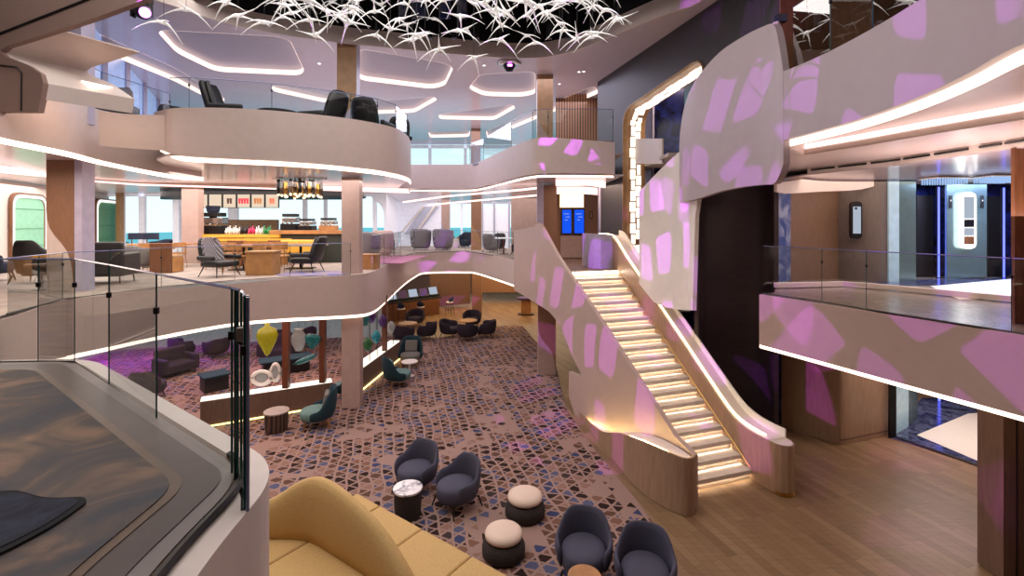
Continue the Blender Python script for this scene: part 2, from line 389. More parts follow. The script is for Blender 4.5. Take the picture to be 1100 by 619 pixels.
# ------------------------------------------------------------------ level 3 deck
f3l = [(-70, 60, 132, 6.3), (0, 80, 148, 7.2), (62, 97, 161, 8.2), (105, 118, 172, 9.4), (180, 127, 187, 11), (215, 132, 190, 12.2)]
f3b = [(168, 121, 157, 9.9), (178, 118.5, 162, 9.35), (184, 117.2, 165, 9.25), (200, 116, 168, 9.3), (245, 116.5, 170.5, 9.5), (290, 119, 172.5, 9.7), (340, 123.5, 176, 10.1), (376, 128, 179.5, 10.5), (405, 133, 183, 10.95), (425, 138.5, 187, 11.5), (437, 147, 191, 12.6), (440, 156, 194.5, 14)]
f3f = [(425, 177, 202.5, 18.9), (470, 177, 203, 18.7), (505, 176.5, 203, 18.6), (520, 172, 200.5, 17.6), (550, 158, 192.5, 14.6), (573, 149.5, 187.5, 13.2), (590, 148, 186.5, 13), (625, 150.5, 186.5, 13), (660, 153, 187, 13.05)]
for nm, f in (('trim_left_wing_fascia', f3l), ('trim_bulge_fascia', f3b), ('trim_bridge_fascia', f3f)):
    wallrib(nm, f, M['mauve'], 5, solid=.08)
    c = [tuple(p) for p in crv([Vector(p) for p in f], 5)]
    cove(nm.replace('fascia', 'cove'), [floor_pt(p, EYE + (HY - p[2]) / F * p[3]) + Vector((0, .12, 0)) for p in c], M['led'], .09)
wallrib('trim_inset_fascia', [(107, 120, 156.5, 8.9), (140, 123, 159.5, 9.1), (180, 124, 162, 9.3)], M['mauve'], 3)
e3 = [floor_pt(p, 0).xy for f in (f3l[:-1], f3b, f3f[:-1]) for p in crv([Vector(q) for q in f], 4)]
deck3 = [Vector((p[0], p[1], 0)) for p in e3 + [(3.1, 13.2), (3.1, 16.8), (5, 17.5), (14.8, 17.5), (14.8, 29.9), (-25.8, 29.9), (-25.8, 5)]]
st(MB().slab([deck3], Vector((0, 0, 7.0)), Vector((0, 0, 7.03))).build('floor_level_three', M['deck']))
deck3 = deck3[:-3] + [Vector((14.8, 29.6, 0)), Vector((-7.1, 29.6, 0)), Vector((-5.6, 21.4, 0)), Vector((-25.8, 21.4, 0)), deck3[-1]]
st(MB().slab([deck3], Vector((0, 0, 6.42)), Vector((0, 0, 6.46))).build('ceiling_level_two', M['ceil']))
# cove lines on the level-2 ceiling
cove('trim_bar_ceiling_cove', [at(p[0], p[1], p[2]) for p in ((0, 178, 10.5), (60, 185, 13), (88, 189, 14), (150, 194, 15.4), (240, 197, 16), (310, 199, 16.4), (366, 200.5, 16.8), (440, 203, 18))], M['ledp'], .16, .04)
st(MB().sheet([at(p[0], p[1], p[2]) for p in ((88, 193, 14), (150, 197.5, 15.4), (310, 202.5, 16.4), (440, 206, 18))], [at(p[0], p[1], p[2]) for p in ((88, 189, 14), (150, 194, 15.4), (310, 199, 16.4), (440, 203, 18))]).build('trim_bar_bulkhead', M['soffit'], solid=.05))
for i, pts in enumerate((((433, 216.5, 22), (480, 210, 20), (560, 203, 17), (577, 201, 16.5)), ((460, 219.5, 24), (520, 214, 21), (577, 209, 18.5)))):
    cove('trim_aft_ceiling_cove', [at(*p) for p in pts], M['ledp'], .07, .05)
cove('trim_landing_cove', [at(*p) for p in ((597, 193, 14.5), (630, 192, 14.5), (650, 195, 14.8))], M['ledp'], .2, .05)
cove('trim_landing_cove', [at(*p) for p in ((597, 201, 17), (630, 201, 17), (656, 203, 17))], M['ledp'], .25, .05)
st(MB().prism(rnd_poly([at(172, 240, 17.6), at(388, 240, 17.6), at(395, 240, 19), at(385, 240, 20.5), at(172, 240, 20.5)], .6), 6.12, 6.32).build('ceiling_bar_canopy', M['black']))

# upper right: the sweeping white ribbon (curved stair wall running into the level-3 balustrade)
rib = [(1190, -130, 18, 2.75), (1100, -85, 50, 3.3), (1040, -32, 82, 4.1), (985, 5, 107, 4.75), (930, 37, 127, 5.6), (885, 60, 140, 6.35), (845, 77, 150.5, 7.1)]
wallrib('trim_ribbon_fascia', rib, M['ribbon'], 6, solid=.1)
ribc = [tuple(p) for p in crv([Vector(p) for p in rib], 6)]
cove('trim_ribbon_cove', [floor_pt(p, EYE + (HY - p[2]) / F * p[3]) + Vector((.06, 0, .06)) for p in ribc], M['led'], .15, .03)
wallrib('wall_ribbon', [(845, 77, 176, 7.1), (841, 50, 188, 7.2), (835, 27, 197, 7.4), (822, 29, 198.5, 7.75), (800, 40, 201, 8.25), (775, 57, 206, 8.85), (752, 83, 213.5, 9.5), (740, 107, 216, 10.0), (734, 135, 216, 10.6), (732, 165, 216, 11.2), (734.5, 188, 214, 11.8)], M['ribbon'], 6, solid=.1)
wallrib('wall_stair_side', [(752, 150, 212, 9.7), (749, 150, 232, 9.9), (746, 150, 333.5, 10.15), (742, 150, 333.5, 10.5), (735, 160, 333, 11.0), (720, 173, 331, 11.5), (704, 189, 325, 12.1), (688, 206, 305, 12.8)], M['white'], 1, solid=.08)
d3r = [Vector((*floor_pt(p, 0).xy, 0)) for p in ribc] + [Vector(v) for v in ((4.2, 7.6, 0), (4.3, 9.4, 0), (5.2, 10.5, 0), (14.8, 10.5, 0), (14.8, 1.5, 0))]
st(MB().slab([d3r], Vector((0, 0, 7.0)), Vector((0, 0, 7.03))).build('floor_upper_lobby', M['wood']))
st(MB().slab([d3r], Vector((0, 0, 6.46)), Vector((0, 0, 6.5))).build('ceiling_lobby', M['soffit']))
# terraced lobby soffit with slot vents
t1 = [(846, 157, 7.6), (864, 160.5, 8.2), (930, 153.5, 7.2), (1000, 144, 6.3), (1100, 121, 5.4), (1160, 100, 4.7)]
A = [at(*p) for p in t1]
st(MB().sheet([Vector((p.x, p.y, 6.3)) for p in A], [Vector((p.x, p.y, 6.48)) for p in A]).build('trim_lobby_terrace', M['cream'], solid=.04))
cove('trim_lobby_terrace_cove', [Vector((p.x - .03, p.y + .0, 6.46)) for p in A], M['ledp'], .08, .03)
d = [Vector((p.x, p.y, 0)) for p in A] + [Vector((14.8, 4.5, 0)), Vector((14.8, 13.2, 0)), Vector((5.2, 13.2, 0))]
st(MB().slab([d], Vector((0, 0, 6.28)), Vector((0, 0, 6.31))).build('ceiling_lobby_lower', M['soffit']))
B = [at(868, 183, 10.2), at(960, 173, 8.6), at(1045, 161, 7.2), at(1110, 149, 6.4), at(1190, 130, 5.6)]
st(MB().sheet([Vector((p.x, p.y, 6.16)) for p in B], [Vector((p.x, p.y, 6.3)) for p in B]).build('trim_lobby_slot', M['white'], solid=.03))
d = [Vector((p.x, p.y, 0)) for p in B] + [Vector((14.8, 5, 0)), Vector((14.8, 13, 0)), Vector((6.2, 13, 0))]
st(MB().slab([d], Vector((0, 0, 6.14)), Vector((0, 0, 6.17))).build('ceiling_lobby_middle', M['ceil']))
Bc = [p for p in B]
for a, b in ((0.05, .35), (.4, .72), (.77, 1.1), (1.15, 1.5), (1.56, 1.95), (2.12, 2.5), (2.56, 2.98)):
    def bp(t):
        i = min(int(t), len(Bc) - 2); return Bc[i].lerp(Bc[i + 1], t - i)
    p, q = bp(a), bp(b)
    o = MB().tube([Vector((p.x - .03, p.y - .03, 6.235)), Vector((q.x - .03, q.y - .03, 6.235))], .018, 4).build('slot_vent', M['black'])
    tag(o, 'narrow black slot vent in the stepped pink soffit above the lift lobby', 'vent', 'slot vents over the lift lobby')
wallrib('trim_cream_valance', [(833, 196, 206, 9.0), (845, 195, 208, 10.2), (880, 190, 206, 11.2), (925, 186, 203.5, 11.4), (955, 182, 194, 11.4)], M['cream'], 4, solid=.05)

# ------------------------------------------------------------------ top ceiling with atrium opening and coffers
def cpx(lst, z=ZC): return [on(x, y, z) for x, y in lst]
hole = [Vector((-9.5, 3, ZC)), Vector((-9.2, 8.5, ZC))] + cpx([(196, 4), (240, 20), (300, 32.5), (370, 42), (430, 48), (500, 55), (550, 58.5), (585, 58), (620, 50), (650, 37), (690, 20), (720, 8), (748, 0)]) + [Vector((4.5, 8, ZC)), Vector((4.5, 3, ZC)), Vector((0, .5, ZC)), Vector((-6, .5, ZC))]
hole = rnd_poly(hole, .5, 4)
coff = [
    [(167, 32), (190, 57), (232, 77), (322, 81), (327, 76), (312, 44), (298, 39)],
    [(386, 52), (478, 68), (487, 73), (478, 92), (464, 95.5), (386, 86)],
    [(503, 95), (515, 80), (571, 77), (575, 80), (575, 101), (560, 104), (520, 103)],
    [(86, 30), (94, 31), (190, 74), (242, 106), (238, 113), (185, 86), (86, 46)],
    [(292, 92), (305, 92), (350, 103), (370, 109), (366, 112), (348, 110), (292, 98)],
    [(384, 110), (466, 104), (470, 107), (445, 121), (384, 123)],
    [(471, 123), (550, 112), (554, 116), (531, 129), (472, 128)],
    [(460, 142), (505, 140), (504, 147), (462, 148)],
    [(522, 141), (638, 92), (644, 100), (524, 149)],
]
holes = [hole] + [rnd_poly(cpx(c), .35, 4) for c in coff]
outer = [Vector((-25.8, -6.8, ZC)), Vector((14.8, -6.8, ZC)), Vector((14.8, 30.1, ZC)), Vector((-25.8, 30.1, ZC))]
flat0 = lambda l: [Vector((p.x, p.y, 0)) for p in l]
st(MB().slab([flat0(outer)] + [flat0(h) for h in holes], Vector((0, 0, ZC)), Vector((0, 0, ZC + .1))).build('ceiling', M['ceil']))
for h in holes[1:]:
    st(MB().flat([[p + Vector((0, 0, .17)) for p in h]]).build('ceiling_coffer', M['pan'], solid=.02))
    hs = [p for p in h]
    st(MB().sheet(hs, [p + Vector((0, 0, .17)) for p in hs], closed=True).build('trim_coffer_cove', M['ledc'], solid=.01))
hw = [Vector((p.x, p.y, 0)) for p in hole]
st(MB().sheet([p + Vector((0, 0, ZC + .3)) for p in hw], [p + Vector((0, 0, 14.4)) for p in hw], closed=True).build('wall_atrium_well', M['black'], solid=.02))
st(MB().sheet([p + Vector((0, 0, ZC - .12)) for p in hw], [p + Vector((0, 0, ZC + .32)) for p in hw], closed=True).build('trim_atrium_rim', M['cream'], solid=.05))
# blue-lit glazing and dark ribs on the far side of the well
for px, wpx in ((433, 9), (449, 18), (478, 12), (497, 9)):
    a, b = at(px - wpx / 2, 240, 12.75), at(px + wpx / 2, 240, 12.75)
    o = MB().box(((a.x + b.x) / 2, 12.75, 11.9), (b.x - a.x, .06, 2.6)).build('window_well', M['blue2']); st(o)
for px in (440, 462, 488, 512, 530, 590, 610):
    a = at(px, 240, 12.6); st(MB().box((a.x, 12.6, 12), (.14, .14, 4)).build('trim_well_rib', M['dark']))

# ------------------------------------------------------------------ dark portal wall with lantern-lined opening
P0, P1 = Vector((3.03, 16.8, 0)), Vector((4.9, 9.5, 0)); PU = (P1 - P0); PL = PU.length; PU.normalize(); PN = Vector((-PU.y, PU.x, 0))
if PN.x < 0: PN = -PN                                  # pointing away from the atrium
def pw(s, z, d=0.): return P0 + PU * s + Vector((0, 0, z)) + PN * d
opn = [(1.95, Z2), (1.95, 8.75), (5.9, 9.0), (5.9, Z2)]
po = [Vector(v) for v in ((1.95, Z2, 0), (5.9, Z2, 0), (5.9, 9.05, 0), (1.95, 8.7, 0))]
rr = rnd_poly([Vector((1.95, Z2 - .5, 0)), Vector((5.9, Z2 - .5, 0)), Vector((5.9, 9.05, 0)), Vector((1.95, 8.65, 0))], .55, 6)
rr = [p for p in rr]
front = [pw(0, 3.0), pw(PL + .6, 3.0), pw(PL + .6, 10.1), pw(0, 10.1)]
hl = [pw(p.x, max(p.y, 3.2)) for p in rr]
jj = [p for p in rr if not (p.x > 4 and p.y < 6.5)]
k0 = min(range(len(jj)), key=lambda i: jj[i].y + jj[i].x); jj = jj[k0:] + jj[:k0]
if jj[1].y < jj[-1].y or jj[1].x < 2.5 and jj[1].y < 4: pass
jj = sorted([p for p in jj if p.x < 2.6 and p.y > 3.2], key=lambda p: (p.y, p.x)) + sorted([p for p in jj if p.x >= 2.6 and p.x < 5.2], key=lambda p: p.x) + sorted([p for p in jj if p.x >= 5.2], key=lambda p: -p.y)
outl = [pw(0, 3.0), pw(1.95, 3.0)] + [pw(p.x, p.y) for p in jj] + [pw(5.9, 7.0), pw(PL + .6, 7.0), pw(PL + .6, 10.1), pw(0, 10.1)]
st(MB().slab([outl], Vector((0, 0, 0)), PN * .06).build('wall_portal', M['charcoal']))
def portal_band(d0, d1, m, name, inset=0.):
    Q = [(1.95, 3.2)] + [(p.x, p.y) for p in jj] + [(5.9, 7.0)]
    a = [pw(x, z, d0) for x, z in Q]; b = [pw(x, z, d1) for x, z in Q]
    return st(MB().sheet(a, b).build(name, m, solid=.02))
portal_band(-.04, .16, M['trim'], 'trim_portal_front'); portal_band(.58, .74, M['trim'], 'trim_portal_back'); portal_band(.16, .58, M['wood_m'], 'trim_portal_bed')
# lantern blocks: two courses of shell panes up the far jamb and along the soffit
path = [(1.99, z) for z in [Z2 + .05 + i * .34 for i in range(14)]] + [(2.05, 8.35), (2.3, 8.62)] + [(2.62 + i * .34, 8.62 + .036 * (i + .5)) for i in range(10)]
for i, ((s0, z0), (s1, z1)) in enumerate(zip(path, path[1:])):
    L_ = math.hypot(s1 - s0, z1 - z0); a, b = pw(s0, z0), pw(s1, z1); g = (b - a).normalized(); q = PN.cross(g) * (-.03 if PN.cross(g).y > 0 else .03)
    for j, (u0, u1) in enumerate(((.18, .37), (.38, .56))):
        sh = (L_ * .45 if j else 0) if 1 < i < len(path) - 3 else 0; rq = ((i * 7 + j * 3) % 5) * .012; u0 += rq; u1 -= .012 * ((i * 5 + j) % 3)
        mb = MB(); c0 = a + g * (.02 + sh); c1 = a + g * (L_ - .02 + sh)
        V = [c0 + PN * u0, c1 + PN * u0, c1 + PN * u1, c0 + PN * u1]
        mb.slab([V], q * .3, q * 1.0)
        o = mb.build('lantern_pane', M['lant'])
        tag(o, 'glowing shell lantern pane lining the dark portal beside the stair', 'lantern', 'lantern panes in the portal')
# behind the portal
st(MB().sheet([at(735, 300, 15), at(700, 300, 15.6)], [at(735, 40, 15), at(700, 40, 15.6)]).build('wall_portal_blue', M['blue'], solid=.06))
st(MB().sheet([at(702, 300, 15.5), at(684, 300, 17)], [at(702, 50, 15.5), at(684, 50, 17)]).build('wall_portal_lilac', M['lilac'], solid=.06))
st(MB().box((5.0, 14.5, 6.95), (1.6, 3.5, .1)).build('floor_portal_landing', M['deck']))
st(MB().sheet([at(683, 176, 14.9), at(712, 176, 13.4)], [at(683, 149, 14.9), at(712, 149, 13.4)]).build('trim_portal_balcony', M['cream'], solid=.05))
st(MB().sheet([at(684, 149, 16.4), at(698, 149, 16.4)], [at(684, 116, 16.4), at(698, 116, 16.4)]).build('door_portal', M['mirror'], solid=.05))
# plum wall rising through both decks beside the stair
pl = [(748, 175, 470, 11.6), (756, 180, 468, 11.9), (780, 182, 465, 12.0), (810, 182, 462, 11.8), (828, 180, 458, 11.4), (834, 178, 456, 11.1)]
wallrib('wall_plum', pl, M['plum'], 5, solid=.1)
st(MB().sheet([at(734, 425, 13.2), at(754, 440, 12.2)], [at(734, 250, 13.2), at(754, 215, 12.2)]).build('wall_blue_art', M['blue'], solid=.06))
st(MB().sheet([at(672, 420, 14), at(738, 425, 13.2)], [at(672, 334, 14), at(738, 334, 13.2)]).build('wall_stair_back', M['blue'], solid=.06))

# ------------------------------------------------------------------ columns
def column(px0, px1, Y, z0, z1, swoosh=0, m=M['column'], m2=M['column2'], depth=.3):
    a, b = at(px0, 240, Y), at(px1, 240, Y); w_ = b.x - a.x
    o = st(MB().box(((a.x + b.x) / 2, Y + depth / 2, (z0 + z1) / 2), (w_, depth, z1 - z0)).build('column', m))
    if swoosh:
        H = z1 - z0
        zs = [z0 + H * t for t in (.62, .55, .48, .42, .36, .3, .2, 0)]; fx = [0, .03, .12, .3, .55, .75, .9, 1.0]
        if swoosh < 0: fx = [1 - f for f in fx]
        L0 = [Vector((a.x + w_ * f, Y - .006, z)) for f, z in zip(fx, zs)]
        poly = L0 + [Vector((b.x if swoosh > 0 else a.x, Y - .006, z0)), Vector((b.x if swoosh > 0 else a.x, Y - .006, z1)), Vector((a.x if swoosh > 0 else b.x, Y - .006, z1))]
        st(MB().flat([poly]).build('trim_column_inlay', m2, solid=.004))
    return o
column(367, 386.5, 13.1, 0, 2.72, 1, M['column'], M['column']); column(367, 386, 13.2, Z2, 6.4, 1, M['column'], M['column']); column(362, 383, 13.1, 7, ZC, -1, M['lilac'], M['trim'])
column(578, 597, 15.95, 0, 2.7, 1, M['column'], M['column2']); column(584, 598, 15.9, Z2, 6.4, 0, M['column2']); column(577, 584, 15.7, Z2, 6.4, 0, M['lilac']); column(577, 594, 15.95, 7, ZC, 1, M['column'], M['trim'])
column(507, 517.5, 26.4, 0, 2.7, 0, M['column2']); column(506, 517, 24.9, Z2, 6.4, 1, M['trim'], M['column2']); column(506, 516, 25, 7, ZC, 0, M['column2'])
column(474, 483, 25.5, Z2, 6.4, 1, M['lilac'], M['column'])
column(50, 80, 9.9, Z2, 6.42, 1, M['cream'], M['column2']); column(80, 88, 9.75, Z2, 6.42, 0, M['lilac']); column(70, 87, 8.9, 7, ZC, 0, M['lilac'])
column(195, 213, 16.6, Z2, 6.4, 1, M['column'], M['column'])
column(1090, 1116, 6.6, Z2, 6.15, 0, M['wood_m'], depth=.05); 
column(1078, 1150, 6.75, 0, 2.62, 0, M['wood_d'], depth=.38); st(MB().box((at(1092, 0, 6.75).x, 6.745, 1.31), (.012, .012, 2.6)).build('trim_column_seam', M['black']))

# ------------------------------------------------------------------ outside and window walls
st(MB().flat([[Vector((-900, 40, -18)), Vector((900, 40, -18)), Vector((900, 2600, -18)), Vector((-900, 2600, -18))]]).build('sea', M['sea']))
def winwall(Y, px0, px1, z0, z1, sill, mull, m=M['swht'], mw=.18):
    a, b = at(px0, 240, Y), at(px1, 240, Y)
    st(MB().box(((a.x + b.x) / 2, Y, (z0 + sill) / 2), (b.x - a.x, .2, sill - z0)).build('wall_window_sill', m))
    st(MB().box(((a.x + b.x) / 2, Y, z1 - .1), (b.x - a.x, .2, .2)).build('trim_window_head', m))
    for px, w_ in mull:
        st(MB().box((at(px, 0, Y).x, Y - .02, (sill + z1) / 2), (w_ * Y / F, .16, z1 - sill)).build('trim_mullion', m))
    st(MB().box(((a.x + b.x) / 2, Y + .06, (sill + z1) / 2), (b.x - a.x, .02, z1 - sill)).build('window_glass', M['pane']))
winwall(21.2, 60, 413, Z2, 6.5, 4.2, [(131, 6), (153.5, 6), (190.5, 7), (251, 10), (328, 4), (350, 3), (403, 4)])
st(MB().box((at(131, 0, 21).x, 20.9, 5.1), (.22, .2, 2.8)).build('trim_window_oak', M['trim']))
# arched end of the glazing and the white return
arch = [Vector((at(410, 0, 21).x, 21.05, 3.7))] + [at(410 + 14 * (1 - math.cos(t * PI / 2 / 6)) * -1 + 0, 0, 21).lerp(at(410, 0, 21), 0) * 0 + Vector((at(414 - 13 * (1 - math.cos(t * PI / 12)), 0, 21).x, 21.05, 5.1 + 1.0 * math.sin(t * PI / 12))) for t in range(7)] + [Vector((at(397, 0, 21).x, 21.05, 6.5)), Vector((at(415, 0, 21).x, 21.05, 6.5)), Vector((at(415, 0, 21).x, 21.05, 3.7))]
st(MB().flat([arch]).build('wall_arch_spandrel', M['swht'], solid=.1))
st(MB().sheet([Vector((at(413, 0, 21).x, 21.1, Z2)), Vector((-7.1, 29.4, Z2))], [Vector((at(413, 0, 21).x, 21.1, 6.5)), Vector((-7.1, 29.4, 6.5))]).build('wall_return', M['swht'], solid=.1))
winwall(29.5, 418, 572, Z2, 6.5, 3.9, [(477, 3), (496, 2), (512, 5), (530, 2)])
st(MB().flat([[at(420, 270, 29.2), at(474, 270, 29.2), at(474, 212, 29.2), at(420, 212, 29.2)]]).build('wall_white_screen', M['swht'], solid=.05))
# companionway seen beyond: two raking stringers with a grey flight between
for a, b in (((431, 250), (455, 222)), ((447, 250), (471, 216))):
    st(MB().tube([at(*a, 28.9), at(*b, 28.9)], .07, 6).build('trim_raking_rail', M['white']))
st(MB().flat([[at(434, 252, 29), at(448, 252, 29), at(472, 222, 29), at(455, 222, 29)]]).build('wall_raking_flight', M['sgrey'], solid=.05))
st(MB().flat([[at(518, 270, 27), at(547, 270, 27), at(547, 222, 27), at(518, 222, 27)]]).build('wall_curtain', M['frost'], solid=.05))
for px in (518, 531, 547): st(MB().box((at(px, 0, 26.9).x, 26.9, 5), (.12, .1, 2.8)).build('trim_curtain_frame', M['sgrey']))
st(MB().flat([[at(549, 280, 24), at(581, 280, 24), at(581, 205, 24), at(549, 205, 24)]]).build('wall_grey_panel', M['column'], solid=.1))
# screen wall at the stair head
st(MB().flat([[at(592, 282, 18.9), at(668, 282, 18.9), at(668, 200, 18.9), at(592, 200, 18.9)]]).build('wall_screens', M['column2'], solid=.1))
st(MB().flat([[at(602, 277, 18.8), at(629, 277, 18.8), at(629, 253, 18.8), at(602, 253, 18.8)]]).build('trim_screen_base', M['column'], solid=.05))
st(MB().flat([[at(643, 290, 16.6), at(660, 290, 16.6), at(660, 196, 16.6), at(643, 196, 16.6)]]).build('wall_blue_pier', M['lilac'], solid=.1))
# level 3 back glazing
winwall(30, 60, 640, 7.0, 10.05, 7.4, [(140, 4), (240, 4), (330, 4), (420, 4), (462, 3), (500, 3), (560, 4)])
st(MB().flat([[at(597, 160, 19), at(668, 160, 19), at(668, 98, 19), at(597, 98, 19)]]).build('wall_slatted', stripe_mat('timber_slats', (84, 58, 42), (168, 120, 84), 6., .5, (1, 0, 0)), solid=.1))
# green booth wall (port side)
a, b = Vector((-14.6, 12.2, 0)), Vector((-18.0, 21.2, 0)); WU = (b - a).normalized()
st(MB().slab([[a + Vector((0, 0, Z2)), b + Vector((0, 0, Z2)), b + Vector((0, 0, 6.4)), a + Vector((0, 0, 6.4))]], Vector((0, 0, 0)), Vector((-.15, -.05, 0))).build('wall_booths', M['cream']))
st(MB().box((-15.0, 11.6, 5.05), (.5, .5, 2.7)).build('wall_booth_jamb', M['wood_d']))
wn = Vector((WU.y, -WU.x, 0))
def booth(px0, px1, ytop, ybot, mt, label):
    # pixel columns to stations on the wall line
    def stn(px):
        k = (px - CX) / F; t = (k * a.y - a.x) / (WU.x - k * WU.y); return t
    s0, s1 = stn(px0), stn(px1); y0 = (a + WU * s0).y; y1 = (a + WU * s1).y; ym = (y0 + y1) / 2
    zt = EYE + (HY - ytop) / F * ym; zb = max(Z2 + .02, EYE + (HY - ybot) / F * ym)
    P = lambda s, z, d=0: a + WU * s + wn * d + Vector((0, 0, z))
    t = thing('booth_niche', label, 'booth', P((s0 + s1) / 2, Z2, .02))
    lo = t.location
    R = rnd_poly([P(s0, zb), P(s1, zb), P(s1, zt), P(s0, zt)], .42, 6)
    ctr = sum(R, Vector()) / len(R)
    ins = [ctr + (p - ctr) * .86 for p in R]
    MB().sheet([p + wn * .03 - lo for p in R], [p + wn * .1 - lo for p in R], [p * .0 + ctr + (p - ctr) * .95 + wn * .1 - lo for p in R], [q + wn * .06 - lo for q in ins], closed=True).build('frame', M['wood_m'], t, solid=.01)
    MB().sheet([ctr + (p - ctr) * .95 + wn * .105 - lo for p in R], [q + wn * .11 - lo for q in ins], closed=True).build('light_rim', M['ledy'] if 0 else glow('booth_rim', (255, 250, 240), 1.4), t, solid=.01)
    MB().flat([[q + wn * .05 - lo for q in ins]]).build('padded_back', mt, t, solid=.03)
    for f in (.25, .5, .78):
        z = zb + (zt - zb) * f; MB().tube([P(s0 + (s1 - s0) * .1, z, .08) - lo, P(s1 - (s1 - s0) * .1, z, .08) - lo], .012, 4).build('channel_seam', M['greend'], t)
    w_ = (s1 - s0) * .7
    MB().box(P((s0 + s1) / 2, zb + .3, .3) - lo, (.5, w_, .16), rz=math.atan2(WU.y, WU.x) - PI / 2).build('seat', mt, t, bevel=.05)
booth(8, 47, 208, 283, M['mint'], 'mint green upholstered booth niche with lit rounded rim beside the timber column')
booth(84, 95, 213, 280, M['greend'], 'shadowed green booth niche half hidden behind the timber and lilac column')
booth(100, 127, 214, 270, M['greend'], 'deep green booth niche with lit rim next to the sea window')

wa, wb = Vector((-9.9, 10.6, 0)), Vector((-15.4, 21.2, 0))
st(MB().sheet([wa + Vector((0, 0, 7.03)), wb + Vector((0, 0, 7.03))], [wa + Vector((0, 0, 10.1)), wb + Vector((0, 0, 10.1))]).build('window_port', M['day_glow'], solid=.04))  # the panes' own glow stands in for daylight
for k in range(6):
    p = wa.lerp(wb, k / 5); st(MB().box((p.x + .06, p.y, 8.56), (.1, .16, 3.06)).build('trim_port_mullion', M['lilac']))
# near left bulkhead around the upper deck
st(MB().flat([[at(-90, -60, 7.2), at(214, -60, 7.2), at(161, 0, 7.2), at(110, 19, 7.2), at(68, 33, 7.2), at(30, 45, 7.2), at(10, 51, 7.2), at(4, 56, 7.2), at(10, 62, 7.2), at(35, 72, 7.2), at(47, 80, 7.2), at(50, 90, 7.2), at(47, 107, 7.2), at(44, 121, 7.2), at(-90, 121, 7.2)]]).build('wall_bulkhead', M['bulk'], solid=.1))
st(MB().flat([[at(-90, 120, 7.25), at(110, 120, 7.25 + 1.6), at(106, 157, 8.8), at(-90, 150, 7.25)]]).build('trim_bulkhead_foot', M['mauve'], solid=.05)) if 0 else None
rv = [(161, 0), (110, 19), (68, 33), (30, 45), (10, 51), (4, 56), (10, 62), (35, 72), (47, 80), (50, 90), (47, 107)]
rvc = [at(p[0], p[1], 7.22) for p in rv]
st(MB().sheet(rvc[2:], [p + Vector((.62 if i > 6 else .45, .9, .0)) for i, p in enumerate(rvc[2:])]).build('trim_bulkhead_reveal', M['cream'], smooth=True, solid=.02))
st(MB().tube([at(-20, 43, 7.14), at(0, 36, 7.14), at(92, 0, 7.14), at(140, -20, 7.14)], .018, 5).build('trim_bulkhead_groove', M['black']))
st(MB().tube([at(0, 70, 7.14), at(18, 72, 7.14), at(23, 78, 7.14), at(22.5, 119, 7.14)], .01, 5).build('trim_bulkhead_hatch', M['black']))

# ------------------------------------------------------------------ lobby walls, both decks
wallrib('wall_lobby_art', [(832, 200, 304, 11.2), (848, 200, 303, 11.6)], M['blue2'], 1)
wallrib('wall_lobby_wood', [(847, 190, 303, 11.6), (902, 186, 301, 12.0)], mat('lobby_brown_wood', (120, 94, 76), .4, vary=.12, stretch=(9, 9, .8)), 1)
wallrib('wall_lobby_curved', [(900, 186, 301, 12.0), (915, 186, 301.5, 11.7), (940, 184, 303, 11.4), (952, 180, 303.5, 11.4), (955, 178, 303.5, 11.5)], mat('lobby_grey_wood', (104, 94, 88), .4, vary=.12, stretch=(9, 9, .8)), 3)
st(MB().sheet([at(954, 304, 11.35), at(965, 304, 11.35)], [at(954, 188, 11.35), at(965, 188, 11.35)]).build('door_glass_edge', mat('pale_blue_glass', (168, 200, 214), .2, emit=.12), solid=.05))
st(MB().sheet([at(965, 303, 11.4), at(983, 303, 11.4)], [at(965, 186, 11.4), at(983, 186, 11.4)]).build('wall_mirror_panel', M['mirror'], solid=.05))
st(MB().sheet([at(983, 302, 12.6), at(1020, 301, 12.6)], [at(983, 180, 12.6), at(1020, 180, 12.6)]).build('wall_lift_blue', M['blue'], solid=.05))
st(MB().sheet([at(984, 301, 12.4), at(1002, 300, 12.4)], [at(984, 210, 12.4), at(1002, 210, 12.4)]).build('door_lift', M['black'], solid=.05))
st(MB().sheet([at(1016, 300, 12), at(1059, 297, 12)], [at(1016, 184, 12), at(1059, 184, 12)]).build('wall_mirror_pier', M['mirror'], solid=.05))
st(MB().sheet([at(1057, 300, 12.7), at(1096, 298, 12.7)], [at(1057, 180, 12.7), at(1096, 180, 12.7)]).build('wall_lift_blue', M['blue'], solid=.05))
st(MB().sheet([at(1061, 298, 12.5), at(1075, 297, 12.5)], [at(1061, 211, 12.5), at(1075, 211, 12.5)]).build('door_lift', M['black'], solid=.05))
st(MB().sheet([at(1090, 300, 12.6), at(1240, 298, 12.6)], [at(1090, 180, 12.6), at(1240, 180, 12.6)]).build('wall_lobby_end', M['blue'], solid=.05))
# level 1 lobby under it
q = [on(840, 459, 0), on(884, 472, 0), on(899, 476.5, 0), on(907, 477, 0), on(925, 473, 0), on(955, 467, 0)]
q = [tuple(v) for v in crv(q, 4)]
st(MB().sheet([Vector((v[0], v[1], 0)) for v in q], [Vector((v[0], v[1], 2.66)) for v in q]).build('wall_lower_wood', M['wood'], solid=.06))
st(MB().sheet([Vector((v[0] - .02, v[1] - .03, .1)) for v in q[9:]], [Vector((v[0] - .02, v[1] - .03, .13)) for v in q[9:]]).build('baseboard_lower_wood', M['wood_d'], solid=.03))
st(MB().sheet([at(832, 470, 12.2), at(850, 470, 12.0)], [at(832, 340, 12.2), at(850, 340, 12.0)]).build('wall_lower_blue', M['blue'], solid=.05))
st(MB().sheet([at(955, 475, 11.3), at(962, 475, 11.3)], [at(955, 360, 11.3), at(962, 360, 11.3)]).build('trim_lower_door_jamb', M['black'], solid=.05))
